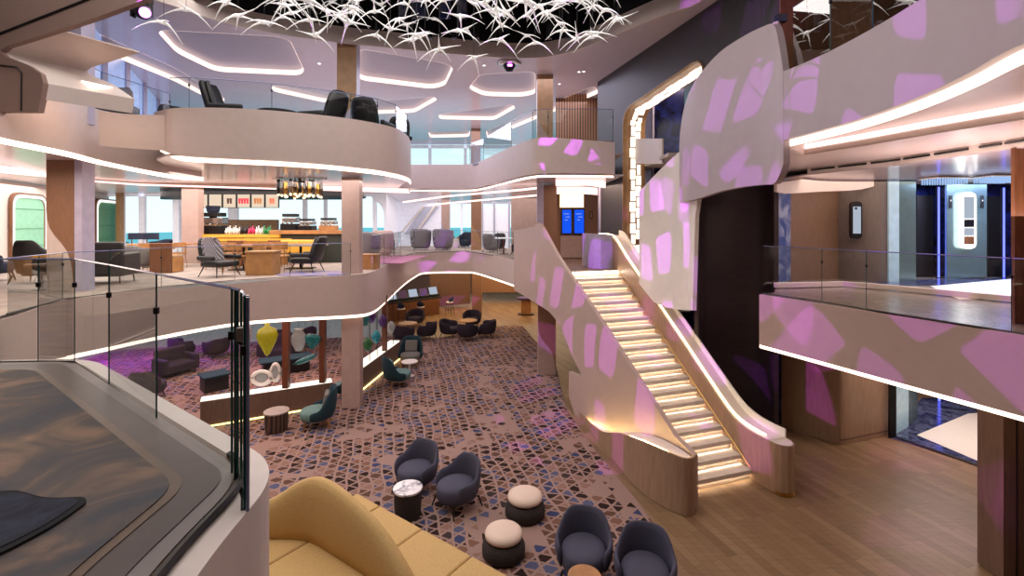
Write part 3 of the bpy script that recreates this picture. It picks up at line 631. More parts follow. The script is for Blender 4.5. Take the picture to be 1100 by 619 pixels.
st(MB().prism([on(955, 470, 0).xy, on(1120, 520, 0).xy, on(1120, 425, 0).xy, on(990, 428, 0).xy], .002, .01).build('floor_lower_border', M['bmarble']))
st(MB().prism([on(985, 468, 0).xy, on(1060, 500, 0).xy, on(1110, 440, 0).xy, on(1040, 445, 0).xy], .011, .016).build('floor_lower_rug', M['white']))
st(MB().sheet([at(962, 470, 11.5), at(975, 468, 11.9)], [at(962, 360, 11.5), at(975, 360, 11.9)]).build('door_lower_glass', mat('pale_blue_glass', (168, 200, 214), .2, emit=.15), solid=.04))
st(MB().sheet([at(975, 462, 11.95), at(985, 460, 12.4)], [at(975, 360, 11.95), at(985, 360, 12.4)]).build('wall_lower_mirror', M['mirror'], solid=.04))
st(MB().sheet([at(983, 460, 14.3), at(1130, 460, 14.3)], [at(983, 360, 14.3), at(1130, 360, 14.3)]).build('wall_lower_lift', M['blue'], solid=.05))
st(MB().sheet([at(1024, 440, 13.9), at(1060, 440, 13.9)], [at(1024, 360, 13.9), at(1060, 360, 13.9)]).build('wall_lower_pier', M['mirror'], solid=.05))
st(MB().tube([on(957, 468, .02), on(1056, 501.5, .02)], .025, 4).build('trim_lower_threshold', M['dark']))
# level 1 back partitions
st(MB().flat([[at(462, 330, 29), at(505, 326, 29), at(505, 280, 29), at(462, 280, 29)]]).build('wall_aft_timber', M['wood_d'], solid=.2))
st(MB().flat([[at(517, 314, 31), at(600, 314, 31), at(600, 280, 31), at(517, 280, 31)]]).build('wall_aft_panel', M['column2'], solid=.2))

# upper lobby (level 3, starboard)
st(MB().sheet([at(838, 120, 8.6), at(1010, 40, 8.2)], [at(838, -40, 8.6), at(1010, -60, 8.2)]).build('wall_upper_brown', M['wood_m'], solid=.05))
st(MB().tube([at(834, 82, 7.6), at(834, 24, 7.6)], .05, 6).build('trim_upper_corner', M['cream']))
st(MB().box((at(839, 0, 7.9).x, 7.9, at(0, 20, 7.9).z), (.16, .1, .12)).build('trim_upper_blue', M['blue']))
# ------------------------------------------------------------------ staircase
R0 = Vector((4.78, 9.5, 0)); U = Vector((-.319, .948, 0)).normalized(); V = Vector((-U.y, U.x, 0))
if V.x > 0: V = -V
def sp_(s, v, z): return R0 + U * s + V * v + Vector((0, 0, z))
stairs = thing('staircase', 'wide lit staircase climbing from the oak floor to the middle deck', 'staircase', R0)
def loc(p): return Vector(p) - R0
NS, RH = 20, Z2 / 20; TD = 5.0 / (NS - 1)
for i in range(NS - 1):
    s0 = i * TD; z = (i + 1) * RH
    mb = MB()
    V4 = [loc(sp_(s0 - .03, -.02, z)), loc(sp_(s0 + TD, -.02, z)), loc(sp_(s0 + TD, 1.72, z)), loc(sp_(s0 - .03, 1.72, z))]
    mb.slab([V4], Vector((0, 0, -.05)), Vector((0, 0, 0)))
    mb.slab([[loc(sp_(s0 - .03, -.02, z - .085)), loc(sp_(s0 - .018, -.02, z - .085)), loc(sp_(s0 - .018, 1.72, z - .085)), loc(sp_(s0 - .03, 1.72, z - .085))]], Vector((0, 0, 0)), Vector((0, 0, .04)))
    V4 = [loc(sp_(s0 + .01, -.02, z - RH)), loc(sp_(s0 + .06, -.02, z - RH)), loc(sp_(s0 + .06, 1.72, z - RH)), loc(sp_(s0 + .01, 1.72, z - RH))]
    so = mb.build('step', M['step'], stairs); MB().slab([V4], Vector((0, 0, 0)), Vector((0, 0, RH - .05))).build('riser', M['riser'], so)
    MB().tube([loc(sp_(s0 - .006, .03, z - .06)), loc(sp_(s0 - .006, 1.7, z - .06))], .007, 4).build('step_light', glow('step_light', (255, 240, 218), 48.) if i == 0 else bpy.data.materials['step_light'], so)
mb = MB(); z = Z2
mb.slab([[loc(sp_(4.98, -.02, Z2 - RH)), loc(sp_(5.04, -.02, Z2 - RH)), loc(sp_(5.04, 1.72, Z2 - RH)), loc(sp_(4.98, 1.72, Z2 - RH))]], Vector((0, 0, 0)), Vector((0, 0, RH)))
so = mb.build('step', M['step'], stairs); MB().tube([loc(sp_(4.97, .03, Z2 - .06)), loc(sp_(4.97, 1.7, Z2 - .06))], .012, 4).build('step_light', bpy.data.materials['step_light'], so)
# pale side panel that folds into the landing balustrade
prof = [(-.5, 0), (-.5, .97), (0, 1.1), (2.5, 2.66), (5, 4.14), (6.2, 5.03), (6.55, 5.12), (6.75, 5.0), (7.6, 4.92), (8.6, 4.86), (8.6, 2.72), (7.3, 2.62), (6.2, 2.52), (5.6, 2.46), (5.1, 2.3), (4.7, 2.05), (4.1, 1.5), (3.68, 1.22), (3.64, 1.12), (4.32, 1.05), (4.34, .4), (4.0, 0)]
def vs(s): return 1.72 + .03 * s
P1_ = [loc(sp_(s, vs(s), z)) for s, z in prof]
mb = MB(); a = [mb.bm.verts.new(p) for p in P1_]; b = [mb.bm.verts.new(p + V * .1) for p in P1_]
for t in tessellate_polygon([[Vector((s, z, 0)) for s, z in prof]]):
    mb.bm.faces.new([a[i] for i in t]); mb.bm.faces.new([b[i] for i in t][::-1])
for i in range(len(a)):
    j = (i + 1) % len(a); mb.bm.faces.new((a[i], a[j], b[j], b[i]))
mb.build('side_panel', M['fascia'], stairs)
# soffit under the flight
mb = MB(); sf = [(3.6, .95), (4.1, 1.42), (4.7, 2.02), (5.1, 2.27), (5.6, 2.43), (6.2, 2.5), (7.3, 2.6)]
mb.sheet([loc(sp_(s, 1.8, z)) for s, z in sf], [loc(sp_(s, -.3, z)) for s, z in sf]); mb.build('soffit', M['mauve'], stairs, smooth=True, solid=.03)
# timber apron with a wave top and a light trough behind it
ap = [(621, 440, 447), (634, 454, 462), (647, 463.5, 479), (657, 465, 491), (667, 465.5, 503), (680, 470, 519), (695, 476, 532), (715, 484.5, 545), (730, 490.5, 552), (738, 492.5, 554), (743.5, 491.5, 553), (745.5, 489, 550)]
apc = [tuple(p) for p in crv([Vector(p) for p in ap], 3)]
tp, bt = [], []
for px, yt, yb in apc:
    g = on(px, yb, 0); tp.append(loc((g.x, g.y, max(.06, EYE + (HY - yt) / F * g.y)))); bt.append(loc(g))
endv = [loc(sp_(-.52, 1.84, 0))]
MB().sheet(bt + endv, tp + [Vector((endv[0].x, endv[0].y, tp[-1].z))]).build('apron', M['wood'], stairs, smooth=False, solid=.04)
inn = []
for p in tp:
    w_ = p + R0; s = (w_ - R0).dot(U); inn.append(loc(sp_(min(max(s, -.5), 4.2), 1.87, max(.05, p.z - .02))))
tpi = [p + Vector((0, 0, -.05)) for p in tp]
MB().sheet([p - Vector((0, 0, .03)) for p in tpi], [p - Vector((0, 0, .03)) for p in inn]).build('light_trough', M['cream'], stairs, solid=.02)
MB().tube([t.lerp(i_, .3) + Vector((0, 0, -.02)) for t, i_ in zip(tpi, inn)], .016, 5).build('cove_light', glow('trough_light', (255, 222, 140), 34.), stairs)
# timber balustrade on the far side with a lit capping
bp_ = [(-.45, .98), (-.1, .98), (.25, 1.02), (.6, 1.15), (1.2, 1.58), (2.2, 2.34), (3.2, 3.08), (4.2, 3.82), (4.7, 4.2), (5.05, 4.5), (5.3, 4.68), (5.6, 4.75), (6.3, 4.76)]
bpc = [tuple(p) for p in crv([Vector((*p, 0)) for p in bp_], 4)]
top = [loc(sp_(p[0], 0, p[1] - .04)) for p in bpc]
foot = [loc(sp_(p[0], 0, max(0, min(Z2, (p[0] - .1) * RH / TD) - .25))) for p in bpc]
topo = [loc(sp_(p[0], -.42, p[1] - .04)) for p in bpc]
footo = [loc(sp_(p[0], -.42, max(0, min(Z2, (p[0] - .1) * RH / TD) - .45))) for p in bpc]
# rounded newel end
def arcp(z): return [loc(sp_(-.45 - .3 * math.sin(t * PI / 8), -.21 + .21 * math.cos(t * PI / 8), z)) for t in range(8, 0, -1)]
MB().sheet(footo[::-1] + arcp(0) + foot, topo[::-1] + arcp(.94) + top).build('balustrade', M['wood'], stairs, solid=.03)
capi = [loc(sp_(p[0], -.02, p[1] + .01)) for p in bpc]; capo = [loc(sp_(p[0], -.4, p[1] + .01)) for p in bpc]
MB().sheet([p - Vector((0, 0, .05)) for p in capo], [p - Vector((0, 0, .05)) for p in capi]).build('capping', M['cream'], stairs, solid=.02)
ac = arcp(.0)
MB().flat([[p + Vector((0, 0, .93)) for p in ac] + [capi[0] - Vector((0, 0, .05)), capo[0] - Vector((0, 0, .05))]]).build('newel_cap', M['cream'], stairs, solid=.02)
MB().tube([p + V * -.05 + Vector((0, 0, .0)) for p in capi[2:]], .012, 5).build('handrail_light', glow('handrail_light', (255, 228, 180), 9.), stairs)
MB().sheet([p + Vector((0, 0, -.05)) for p in capo[:-4]], [p + Vector((0, 0, .12)) for p in capo[:-4]]).build('upstand', M['white'], stairs, solid=.03)
MB().sheet([p + Vector((0, 0, -.0)) for p in arcp(.0)], [p + Vector((0, 0, .06)) for p in arcp(.0)]).build('kick_plate', M['brass'], stairs, solid=.05)
MB().sheet([loc(sp_(5.35, .0, Z2)), loc(sp_(5.4, .36, Z2)), loc(sp_(5.62, .48, Z2)), loc(sp_(6.3, .5, Z2))], [loc(sp_(5.35, .0, 4.74)), loc(sp_(5.4, .36, 4.76)), loc(sp_(5.62, .48, 4.78)), loc(sp_(6.3, .5, 4.78))]).build('end_return', M['lilac'], stairs, solid=.06)
MB().tube([loc(sp_(s, .02, (s) * RH / TD + .22)) for s in (0, 1, 2, 3, 4, 4.9)], .012, 4).build('brass_strip', M['brass'], stairs)
# landing edge wall linking the fascia to the stair
st(wallrib('trim_landing_fascia', [(556, 279, 308, 17.85), (566, 281, 316, 16.9), (578, 284, 326, 15.8)], M['mauve'], 1, struct=False))

# ------------------------------------------------------------------ glass railings
def railing(name, label, pts, h, joints=None, group=None, post=.0, clamp_h=.75, inset=True):
    """pts: foot points; one glass pane between each pair."""
    base = Vector(pts[0]); t = thing(name, label, 'railing', base, 0, group)
    for a, b in zip(pts, pts[1:]):
        a, b = Vector(a) - base, Vector(b) - base; d = (b - a).normalized() * .012
        MB().sheet([a + d, b - d], [a + d + Vector((0, 0, h)), b - d + Vector((0, 0, h))]).build('glass_pane', M['glassd'], t)
        MB().tube([a + d + Vector((0, 0, h)), b - d + Vector((0, 0, h))], .008, 4).build('top_edge', M['edge_b'], t)
        MB().tube([a + Vector((0, 0, .0)), b + Vector((0, 0, .0))], .016, 4).build('foot_channel', M['black'], t)
        MB().tube([b + Vector((0, 0, .0)), b + Vector((0, 0, h))], .007, 4).build('joint_edge', M['edge'], t)
        MB().box(b + Vector((0, 0, h * clamp_h)), (.032, .032, .05)).build('clamp', M['dark'], t, bevel=.008)
    return t
# camera side balcony
bal0 = [Vector(v) for v in ((-.5, .4, 0), (-.95, 1.1, 0), (-1.16, 1.7, 0), (-1.27, 2.2, 0), (-1.27, 2.45, 0), (-1.35, 2.6, 0), (-1.55, 2.74, 0), (-2.23, 3.245, 0), (-4.2, 4.74, 0), (-4.4, 4.87, 0), (-4.7, 4.9, 0), (-5.3, 4.87, 0), (-12, 4.3, 0), (-12, -5, 0), (-.5, -5, 0))]
smp = [Vector(v) for v in ((-.5, .4, 0), (-1.08, 1.1, 0), (-1.27, 1.9, 0), (-1.3, 2.72, 0), (-4.35, 4.92, 0), (-12, 4.3, 0), (-12, -5, 0), (-.5, -5, 0))]
bal = rnd_poly(smp, .38, 8)
ctr = Vector((-4, 1, 0))
def inset(poly, d):
    n = len(poly); out = []
    for i in range(n):
        a, b, c = poly[i - 1], poly[i], poly[(i + 1) % n]
        e1 = (b - a).normalized(); e2 = (c - b).normalized(); n1 = Vector((-e1.y, e1.x, 0)); n2 = Vector((-e2.y, e2.x, 0))
        m = (n1 + n2).normalized(); m = m / max(.5, m.dot(n1)); out.append(b + m * d)
    return out
st(MB().slab([bal], Vector((0, 0, 2.65)), Vector((0, 0, Z2))).build('floor_balcony_slab', M['cream']))
sg = 1 if (inset(smp, .13)[3] - ctr).length < (smp[3] - ctr).length else -1
in1 = rnd_poly(inset(smp, .13 * sg), .32, 8)
in2, in3, in4 = [rnd_poly(inset(smp, d_ * sg), .16) for d_ in (.25, .41, .46)]
st(MB().prism(in1, Z2, Z2 + .012).build('trim_balcony_channel', M['curb_d']))
st(MB().prism(rnd_poly(inset(smp, .17 * sg), .3, 8), Z2 + .012, Z2 + .02).build('trim_balcony_curb', M['curb']))
st(MB().prism(in2, Z2 + .02, Z2 + .026).build('floor_balcony_border', M['dband']))
st(MB().prism(in3, Z2 + .026, Z2 + .03).build('trim_balcony_brass', M['curb_d']))
st(MB().prism(in4, Z2 + .03, Z2 + .035).build('floor_balcony', M['mcarpet']))
rug = [on(p[0], p[1], Z2 + .036) for p in ((-60, 540), (0, 530), (18, 529), (50, 538), (90, 536), (94, 541), (60, 566), (0, 598), (-60, 620))]
rl = rug[3].copy()
rt = thing('rug', 'dark navy mottled rug with a black border lying on the near balcony carpet', 'rug', rl)
rc = sum(rug, Vector()) / len(rug)
MB().slab([[p - rl for p in rnd_poly(rug, .12)]], Vector((0, 0, 0)), Vector((0, 0, .012))).build('border', M['navy_e'], rt)
MB().slab([[rc + (p - rc) * .86 - rl for p in rnd_poly(rug, .12)]], Vector((0, 0, .012)), Vector((0, 0, .016))).build('pile', M['navy'], rt)
def ich(px, py, Y=None): return on(px, py, Z2)
gp = [Vector((-12, 4.2, Z2)), on(41, 389, Z2), on(80, 389.5, Z2), on(117, 414, Z2), on(168, 452, Z2), on(249, 512, Z2), on(259, 522, Z2), on(262.5, 534, Z2), on(262.5, 548, Z2)]
MB().tube([Vector((p.x + .0, p.y, Z2 + .02)) for p in in1 if p.x > -2.2 and p.x < -.6 and p.y > .9 and p.y < 3.3] , .022, 5).build('trim_balcony_rail_foot', M['black'])['kind'] = 'structure'
railing('glass_railing', 'frameless glass railing around the near balcony with the dark cloudy carpet', gp, 1.04)
_r = [o for o in COL.objects if o.name.startswith('glass_railing')][0]
for px, py, rr_, mm in ((254, 517, .013, 'edge'), (265.5, 541, .012, 'chrome'), (266, 549, .008, 'edge_b')):
    p = on(px, py, Z2) - _r.location; MB().tube([p, p + Vector((0, 0, 1.04))], rr_, 8).build('corner_profile', M[mm], _r)
p = on(262, 536, Z2) - _r.location; MB().box(p + Vector((0, 0, .84)), (.05, .06, .07)).build('clamp', M['chrome'], _r, bevel=.006)
# middle deck, port side
def prow(f, idx, z, push=.0):
    out = []
    for k in idx:
        p = f[k]; v = at(p[0], 240, p[3]); out.append(Vector((v.x - push * .2, v.y + push, z)))
    return out
railing('glass_railing', 'glass railing along the mauve middle deck edge, running from the near corner past the bar', prow(f2, (1, 2, 4, 5, 6, 7, 8), Z2, .12), .86)
railing('glass_railing', 'glass railing along the receding middle deck edge in front of the grey barrel chairs', prow(f2, (9, 10, 11, 12), Z2, .12), 1.05)
railing('glass_railing', 'short glass railing across the aft end of the opening, over the pink lit fascia', prow(f2, (12, 14), Z2, .12), 1.05)
railing('glass_railing', 'glass railing from the aft end of the opening back to the stair head', prow(f2, (14, 16, 17), Z2, .12), 1.05)
railing('glass_railing', 'glass railing above the pink-lit lobby fascia in front of the lifts', [p + Vector((.1, .08, 0)) for p in prow(r2, (0, 1), Z2)] + [on(929, 334, Z2) + Vector((.1, .1, 0)), on(1087, 359, Z2) + Vector((.1, .1, 0)), on(1180, 374, Z2) + Vector((.1, .1, 0))], .95)
railing('glass_railing', 'low glass railing on top of the upper left wing balcony', prow(f3l, (1, 2, 3, 4), 7.38, .1), .75)
railing('glass_railing', 'low glass railing curving around the bulging upper balcony with dark armchairs', prow(f3b, (1, 3, 5, 7, 8, 9, 10), 7.38, .12), .62)
railing('glass_railing', 'glass railing climbing along the upper bridge towards the dark portal', prow(f3f, (0, 2, 3, 4, 5, 6, 7, 8), 7.36, .1), .9)
railing('glass_railing', 'glass railing behind the sweeping pink ribbon fascia at the topmost deck', [p + Vector((.12, .05, 0)) for p in prow(rib, (6, 5, 4, 3, 2, 1), 7.3)], 1.05)

# ------------------------------------------------------------------ chair and table builders
def smooth01(t): t = max(0., min(1., t)); return t * t * (3 - 2 * t)
def tub_shell(r=.40, th=.07, z0=.2, hb=.8, ha=.56, arc=128, flare=.04, n=22, wing=.5):
    mb = MB(); rows = [[], [], [], [], [], []]
    for i in range(n + 1):
        a = math.radians(-arc + 2 * arc * i / n); k = abs(a) / math.radians(arc)
        h = hb + (ha - hb) * smooth01((k - wing * .5) / (wing * .75)) - .05 * smooth01((k - .85) / .15)
        d = Vector((math.sin(a), math.cos(a), 0)); e = flare * (h - z0) / .6
        for row, (rr_, z) in zip(rows, ((r - .03, z0), (r + e, (z0 + h) / 2), (r + e, h - .02), (r + e - th * .5, h), (r + e - th, h - .02), (r - th, z0 + .02))):
            row.append(d * rr_ + Vector((0, 0, z)))
    R = [[mb.bm.verts.new(p) for p in row] for row in rows]
    for A, B in zip(R, R[1:] + R[:1]):
        for i in range(n): mb.bm.faces.new((A[i], A[i + 1], B[i + 1], B[i]))
    mb.bm.faces.new([r_[0] for r_ in R]); mb.bm.faces.new([r_[-1] for r_ in R][::-1])
    return mb
def tub_chair(name, label, m, mleg, loc_, rz, group=None, r=.4, hb=.8, ha=.56, arc=128, mseat=None, seatz=.45, z0=.2, cushion=None, wing=.5, legspread=.27):
    t = thing(name, label, 'armchair', loc_, rz, group)
    tub_shell(r, .07, z0, hb, ha, arc, wing=wing).build('shell', m, t, smooth=True, sub=1)
    q = r - .075
    mb = MB().lathe([(0, z0 - .02), (q * .9, z0 - .02), (q, z0 + .04), (q, seatz - .05), (q * .92, seatz - .01), (q * .6, seatz + .01), (0, seatz + .015)], 28, (0, -.03, 0), 1.08)
    mb.build('seat', mseat or m, t, smooth=True)
    if cushion:
        mb = MB().box((0, .2, seatz + .2), (.44, .12, .4), rx=-.22); mb.build('back_cushion', cushion, t, bevel=.05)
    for sx in (-1, 1):
        for sy in (-1, 1):
            MB().tube([(sx * legspread, sy * legspread, z0), (sx * legspread * 1.2, sy * legspread * 1.2, 0)], [.02, .012], 6).build('leg', mleg, t)
    return t
def round_table(name, label, loc_, r, h, mtop, mbase, kind='drum', group=None):
    t = thing(name, label, 'table', loc_, 0, group)
    if kind == 'drum':
        MB().lathe([(0, h - .035), (r, h - .035), (r, h), (0, h)], 36).build('top', mtop, t, bevel=.006)
        MB().lathe([(r * .8, 0), (r * .86, .02), (r * .93, h * .55), (r * .93, h - .036), (0, h - .036)], 36).build('base', mbase, t, smooth=False)
    elif kind == 'pedestal':
        MB().lathe([(0, h - .04), (r, h - .04), (r, h), (0, h)], 32).build('top', mtop, t, bevel=.008)
        MB().lathe([(.035, .03), (.035, h - .04)], 10).build('stem', mbase, t); MB().lathe([(0, 0), (r * .6, 0), (r * .6, .02), (.03, .035), (0, .035)], 24).build('foot', mbase, t)
    return t

# ------------------------------------------------------------------ lounge, foreground
g = lambda px, py, z=0.: Vector((*on(px, py, z).xy, 0))
ha = heading(-.62, -.78)
tub_chair('tub_chair', 'slate grey tub armchair right behind the marble topped drum table', M['fab_g'], M['black'], g(447, 500, .45), heading(-.45, -.9))
tub_chair('tub_chair', 'slate grey tub armchair beside the marble topped drum table, nearer the cream ottomans', M['fab_g'], M['black'], g(491, 517, .45), heading(-.72, -.7))
tub_chair('tub_chair', 'slate grey tub armchair close by the cream ottomans, behind the small wooden side table', M['fab_g'], M['black'], g(627, 585, .45), heading(-.25, -.97))
tub_chair('tub_chair', 'slate grey tub armchair at the bottom edge on the oak floor, nearest the stair foot', M['fab_g'], M['black'], g(693, 606, .45), heading(-.3, -.95))
round_table('side_table', 'black drum side table with a white marble top before two grey armchairs', g(438, 523.5, .5), .255, .5, M['marble'], M['knit'])
round_table('side_table', 'small round wooden topped side table in front of a grey armchair at the bottom edge', g(628, 619, .5), .22, .5, M['oak'], M['black'])
for (px, py, r, lb) in ((564, 528, .305, 'round ottoman with cream leather cushion on a dark knit base, nearer the stair'), (541, 567, .29, 'round ottoman with cream leather cushion on a dark knit base, nearer the yellow sofa')):
    t = thing('ottoman', lb, 'ottoman', g(px, py, .42))
    MB().lathe([(0, 0), (r * .98, 0), (r * 1.14, .05), (r * 1.14, .16), (r * .98, .26), (0, .26)], 32).build('base', M['knit'], t, smooth=True)
    MB().lathe([(0, .27), (r * .84, .27), (r * .98, .3), (r, .335), (r * .95, .375), (r * .72, .405), (0, .42)], 36).build('cushion', M['fab_c'], t, smooth=True)

# yellow island sofa with a hill-shaped back running along its middle
so = thing('sofa', 'mustard yellow island sofa with a tall hill-shaped central back', 'sofa', (-1.5, 7.0, 0))
O = Vector((-1.5, 7.0, 0))
ax = [Vector(p) for p in ((-4.35, 7.12, 0), (-3.7, 7.14, 0), (-3.2, 7.12, 0), (-2.85, 7.02, 0), (-2.4, 6.73, 0), (-1.87, 6.38, 0), (-1.45, 6.1, 0), (-1.2, 5.93, 0))]
hh = [.86, .94, 1.24, 1.36, 1.33, 1.15, .82, .46]
axc = crv([Vector((p.x, p.y, h)) for p, h in zip(ax, hh)], 5)
D = Vector((2.59, -1.9, 0)).normalized(); Wd = Vector((-D.y, D.x, 0))           # along and across the seat
mb = MB(); rows = [[] for _ in range(7)]
for i, p in enumerate(axc):
    q = axc[min(i + 1, len(axc) - 1)] - axc[max(i - 1, 0)]; q.z = 0; q.normalize(); nrm = Vector((-q.y, q.x, 0)); b = Vector((p.x, p.y, 0)) - O; h = max(p.z, .44)
    tt = .13 + .0 * i
    for row, (d_, z) in zip(rows, ((-.17, .3), (-.15, .3 + (h - .3) * .6), (-.1, h - .05), (0, h), (.1, h - .05), (.15, .3 + (h - .3) * .6), (.17, .3))):
        row.append(b + nrm * d_ + Vector((0, 0, z)))
R = [[mb.bm.verts.new(p) for p in row] for row in rows]
for A, B in zip(R, R[1:] + R[:1]):
    for i in range(len(A) - 1): mb.bm.faces.new((A[i], A[i + 1], B[i + 1], B[i]))
mb.bm.faces.new([r_[0] for r_ in R]); mb.bm.faces.new([r_[-1] for r_ in R][::-1])
mb.build('backrest', M['yellow'], so, smooth=True, sub=1)
e0 = on(384, 530, .42); e0.z = 0                          # far corner of the stair-side seat
cut = [0, .62, 1.62, 2.62, 3.6]
for a, b in zip(cut, cut[1:]):
    q = [e0 + D * (a + .004), e0 + D * (b - .004), e0 + D * (b - .004) - Wd * .86, e0 + D * (a + .004) - Wd * .86]
    MB().slab([[p - O for p in q]], Vector((0, 0, .16)), Vector((0, 0, .43))).build('seat_cushion', M['yellow'], so, bevel=.035)
near = [[(-4.4, 7.1), (-2.95, 7.05), (-3.42, 6.4), (-4.4, 6.4)], [(-2.94, 7.04), (-1.3, 5.85), (-1.8, 5.16), (-3.41, 6.39)], [(-4.4, 6.39), (-3.42, 6.39), (-3.42, 5.6), (-4.4, 5.6)], [(-3.41, 6.38), (-1.8, 5.15), (-2.2, 4.6), (-3.41, 5.5)]]
for q in near:
    MB().slab([[Vector((x, y, 0)) - O for x, y in q]], Vector((0, 0, .16)), Vector((0, 0, .43))).build('seat_cushion', M['yellow'], so, bevel=.035)
q = [e0 + D * .1 - Wd * .1, e0 + D * 3.5 - Wd * .1, e0 + D * 3.5 - Wd * .8, e0 + D * .1 - Wd * .8]
MB().slab([[p - O for p in q]], Vector((0, 0, 0)), Vector((0, 0, .16))).build('plinth', M['seam'], so)
MB().slab([[Vector((x, y, 0)) - O for x, y in ((-4.3, 6.95), (-3.0, 6.95), (-1.5, 5.8), (-2.2, 4.8), (-4.3, 5.7))]], Vector((0, 0, 0)), Vector((0, 0, .16))).build('plinth', M['seam'], so)

# stump table and teal lounge chairs by the divider
t = round_table('stump_table', 'tree stump shaped side table with grey top next to the lit divider', g(297, 441, .5), .29, .5, M['tubtop'], M['stump'])
def teal(label, loc_, rz, mseat, mc):
    return tub_chair('lounge_chair', label, M['teal'], M['brass'], loc_, rz, None, r=.43, hb=.98, ha=.5, arc=112, mseat=mseat, z0=.24, cushion=mc, wing=.62, legspread=.25)
teal('teal lounge chair with sage cushions beside the stump table, turned away from the column', g(341, 440, .42), heading(-.95, -.3), M['teal_l'], M['grey'])
teal('teal lounge chair seen from its curved back, standing behind the small white table', g(427, 400, .42), heading(.85, .5), M['teal_l'], M['teal_l'])
teal('dark shelled lounge chair with grey cushions facing the camera near the lit ledge', g(441, 380, .42), heading(.05, -1), M['grey'], M['grey'])
teal('teal lounge chair mostly hidden behind the tall taupe column', Vector((-4.85, 13.86, 0)), heading(-.9, .3), M['teal_l'], M['teal_l']).scale = (.86, .86, .95)
round_table('side_table', 'small white round side table between two lounge chairs near the lit ledge', g(440, 388, .5), .27, .5, M['white'], M['white'], 'pedestal')

# lit divider with posts and hanging art glass
def divider(label, pts, zl, wdt, posts, h=2.62):
    base = Vector((pts[0][0], pts[0][1], 0)); t = thing('room_divider', label, 'divider', base)
    P = [Vector((p[0], p[1], 0)) - base for p in pts]
    for a, b in zip(P, P[1:]):
        d = (b - a).normalized(); n = Vector((-d.y, d.x, 0))
        if n.y < 0 and abs(n.y) > .3: n = -n
        if abs(n.y) <= .3 and n.x > 0: n = -n
        MB().slab([[a, b, b + n * wdt, a + n * wdt]], Vector((0, 0, 0.06)), Vector((0, 0, zl - .03))).build('low_wall', M['wood_d'], t)
        MB().slab([[a + n * .03, b + n * .03, b + n * (wdt - .03), a + n * (wdt - .03)]], Vector((0, 0, zl - .03)), Vector((0, 0, zl))).build('lit_ledge', glow('lit_ledge', (255, 244, 228), 1.6), t)
        MB().slab([[a - n * .03, b - n * .03, b + n * .02, a + n * .02]], Vector((0, 0, .05)), Vector((0, 0, .085))).build('floor_light', M['ledy'], t)
    for px, k in posts:
        for a, b in zip(P, P[1:]):
            A, B = a + base, b + base; kx = (px - CX) / F; d = B - A; den = d.x - kx * d.y
            if abs(den) < 1e-6: continue
            s = (kx * A.y - A.x) / den
            if 0 <= s <= 1:
                d2 = d.normalized(); n = Vector((-d2.y, d2.x, 0))
                if n.y < 0 and abs(n.y) > .3: n = -n
                if abs(n.y) <= .3 and n.x > 0: n = -n
                c = a + (b - a) * s + n * .06
                if k: MB().box((c.x, c.y, (zl + h) / 2), (.15, .15, h - zl)).build('post', M['wood_r'], t)
                else: MB().tube([(c.x, c.y, zl), (c.x, c.y, h)], .014, 6).build('rod', M['dark'], t)
    return t
l1a, l1b = g(215, 431, .72), g(357, 410, .72)
divider('low timber divider with glowing ledge, red brown posts and hanging white and olive glass', [l1a, l1b], .72, .36, [(307.5, 1), (347, 1), (262, 0)])
l2a, l2b = g(387, 397, .72), g(430, 366, .72)
divider('low timber divider with glowing ledge and thin rods running away behind the column', [l2a, l2b], .72, .42, [(391, 0), (399, 0), (407, 0), (415, 1), (424, 0)])
def art(name, label, px, py, Y, prof, m, sy=1., tilt=0., hang=True, cat='art glass'):
    c = at(px, py, Y); t = thing(name, label, cat, c, .3)
    o = MB().lathe(prof, 20, (0, 0, 0), sy).build('body', m, t, smooth=True); o.rotation_euler = (0, tilt, 0)
    if hang: MB().tube([(0, 0, max(p[1] for p in prof) * .9), (0, 0, 2.66 - c.z)], .004, 4).build('wire', M['dark'], t)
    return t
art('glass_ornament', 'olive yellow teardrop glass ornament hanging over the lit ledge', 287, 366, 12.6, [(0, -.42), (.06, -.36), (.2, -.08), (.27, .14), (.22, .3), (.07, .38), (.05, .55), (0, .56)], M['ylw'], .5)
art('glass_ornament', 'clear tall glass vase ornament hanging between the red brown posts', 321, 366, 12.9, [(0, -.3), (.09, -.28), (.2, -.02), (.19, .14), (.1, .26), (.14, .32), (0, .33)], M['clr'], .6)
art('glass_ornament', 'teal heart-like glass ornament hanging between the red brown posts', 336, 366, 12.95, [(0, -.24), (.06, -.2), (.2, 0), (.22, .1), (.15, .17), (0, .12)], M['tea'], .4, .2)
art('glass_ornament', 'pale teal leaf-shaped glass dish standing on a stem over the lit ledge', 328, 386, 12.95, [(0, -.1), (.2, -.07), (.34, 0), (.2, .05), (0, .06)], M['tea'], .4, -.35)
def disc_orn(label, px, py, Y, r, sq):
    c = at(px, py, Y); t = thing('glass_ornament', label, 'art glass', c, .2)
    o = MB().tube([(r * math.cos(k * PI / 12) * sq, 0, r * math.sin(k * PI / 12)) for k in range(24)], .05, 8, True).build('ring', M['white'], t, smooth=True)
    MB().lathe([(0, -.01), (r * .85, -.01), (r * .85, .01), (0, .01)], 20).build('centre', M['clr'], t).rotation_euler = (PI / 2, 0, 0)
    t.children[-1].scale = (sq, 1, 1)
disc_orn('white rimmed oval glass disc standing upright on the lit ledge', 296, 400, 12.75, .22, .7)
disc_orn('white rimmed round glass plate leaning low on the lit ledge', 281, 406, 12.6, .17, 1.15)
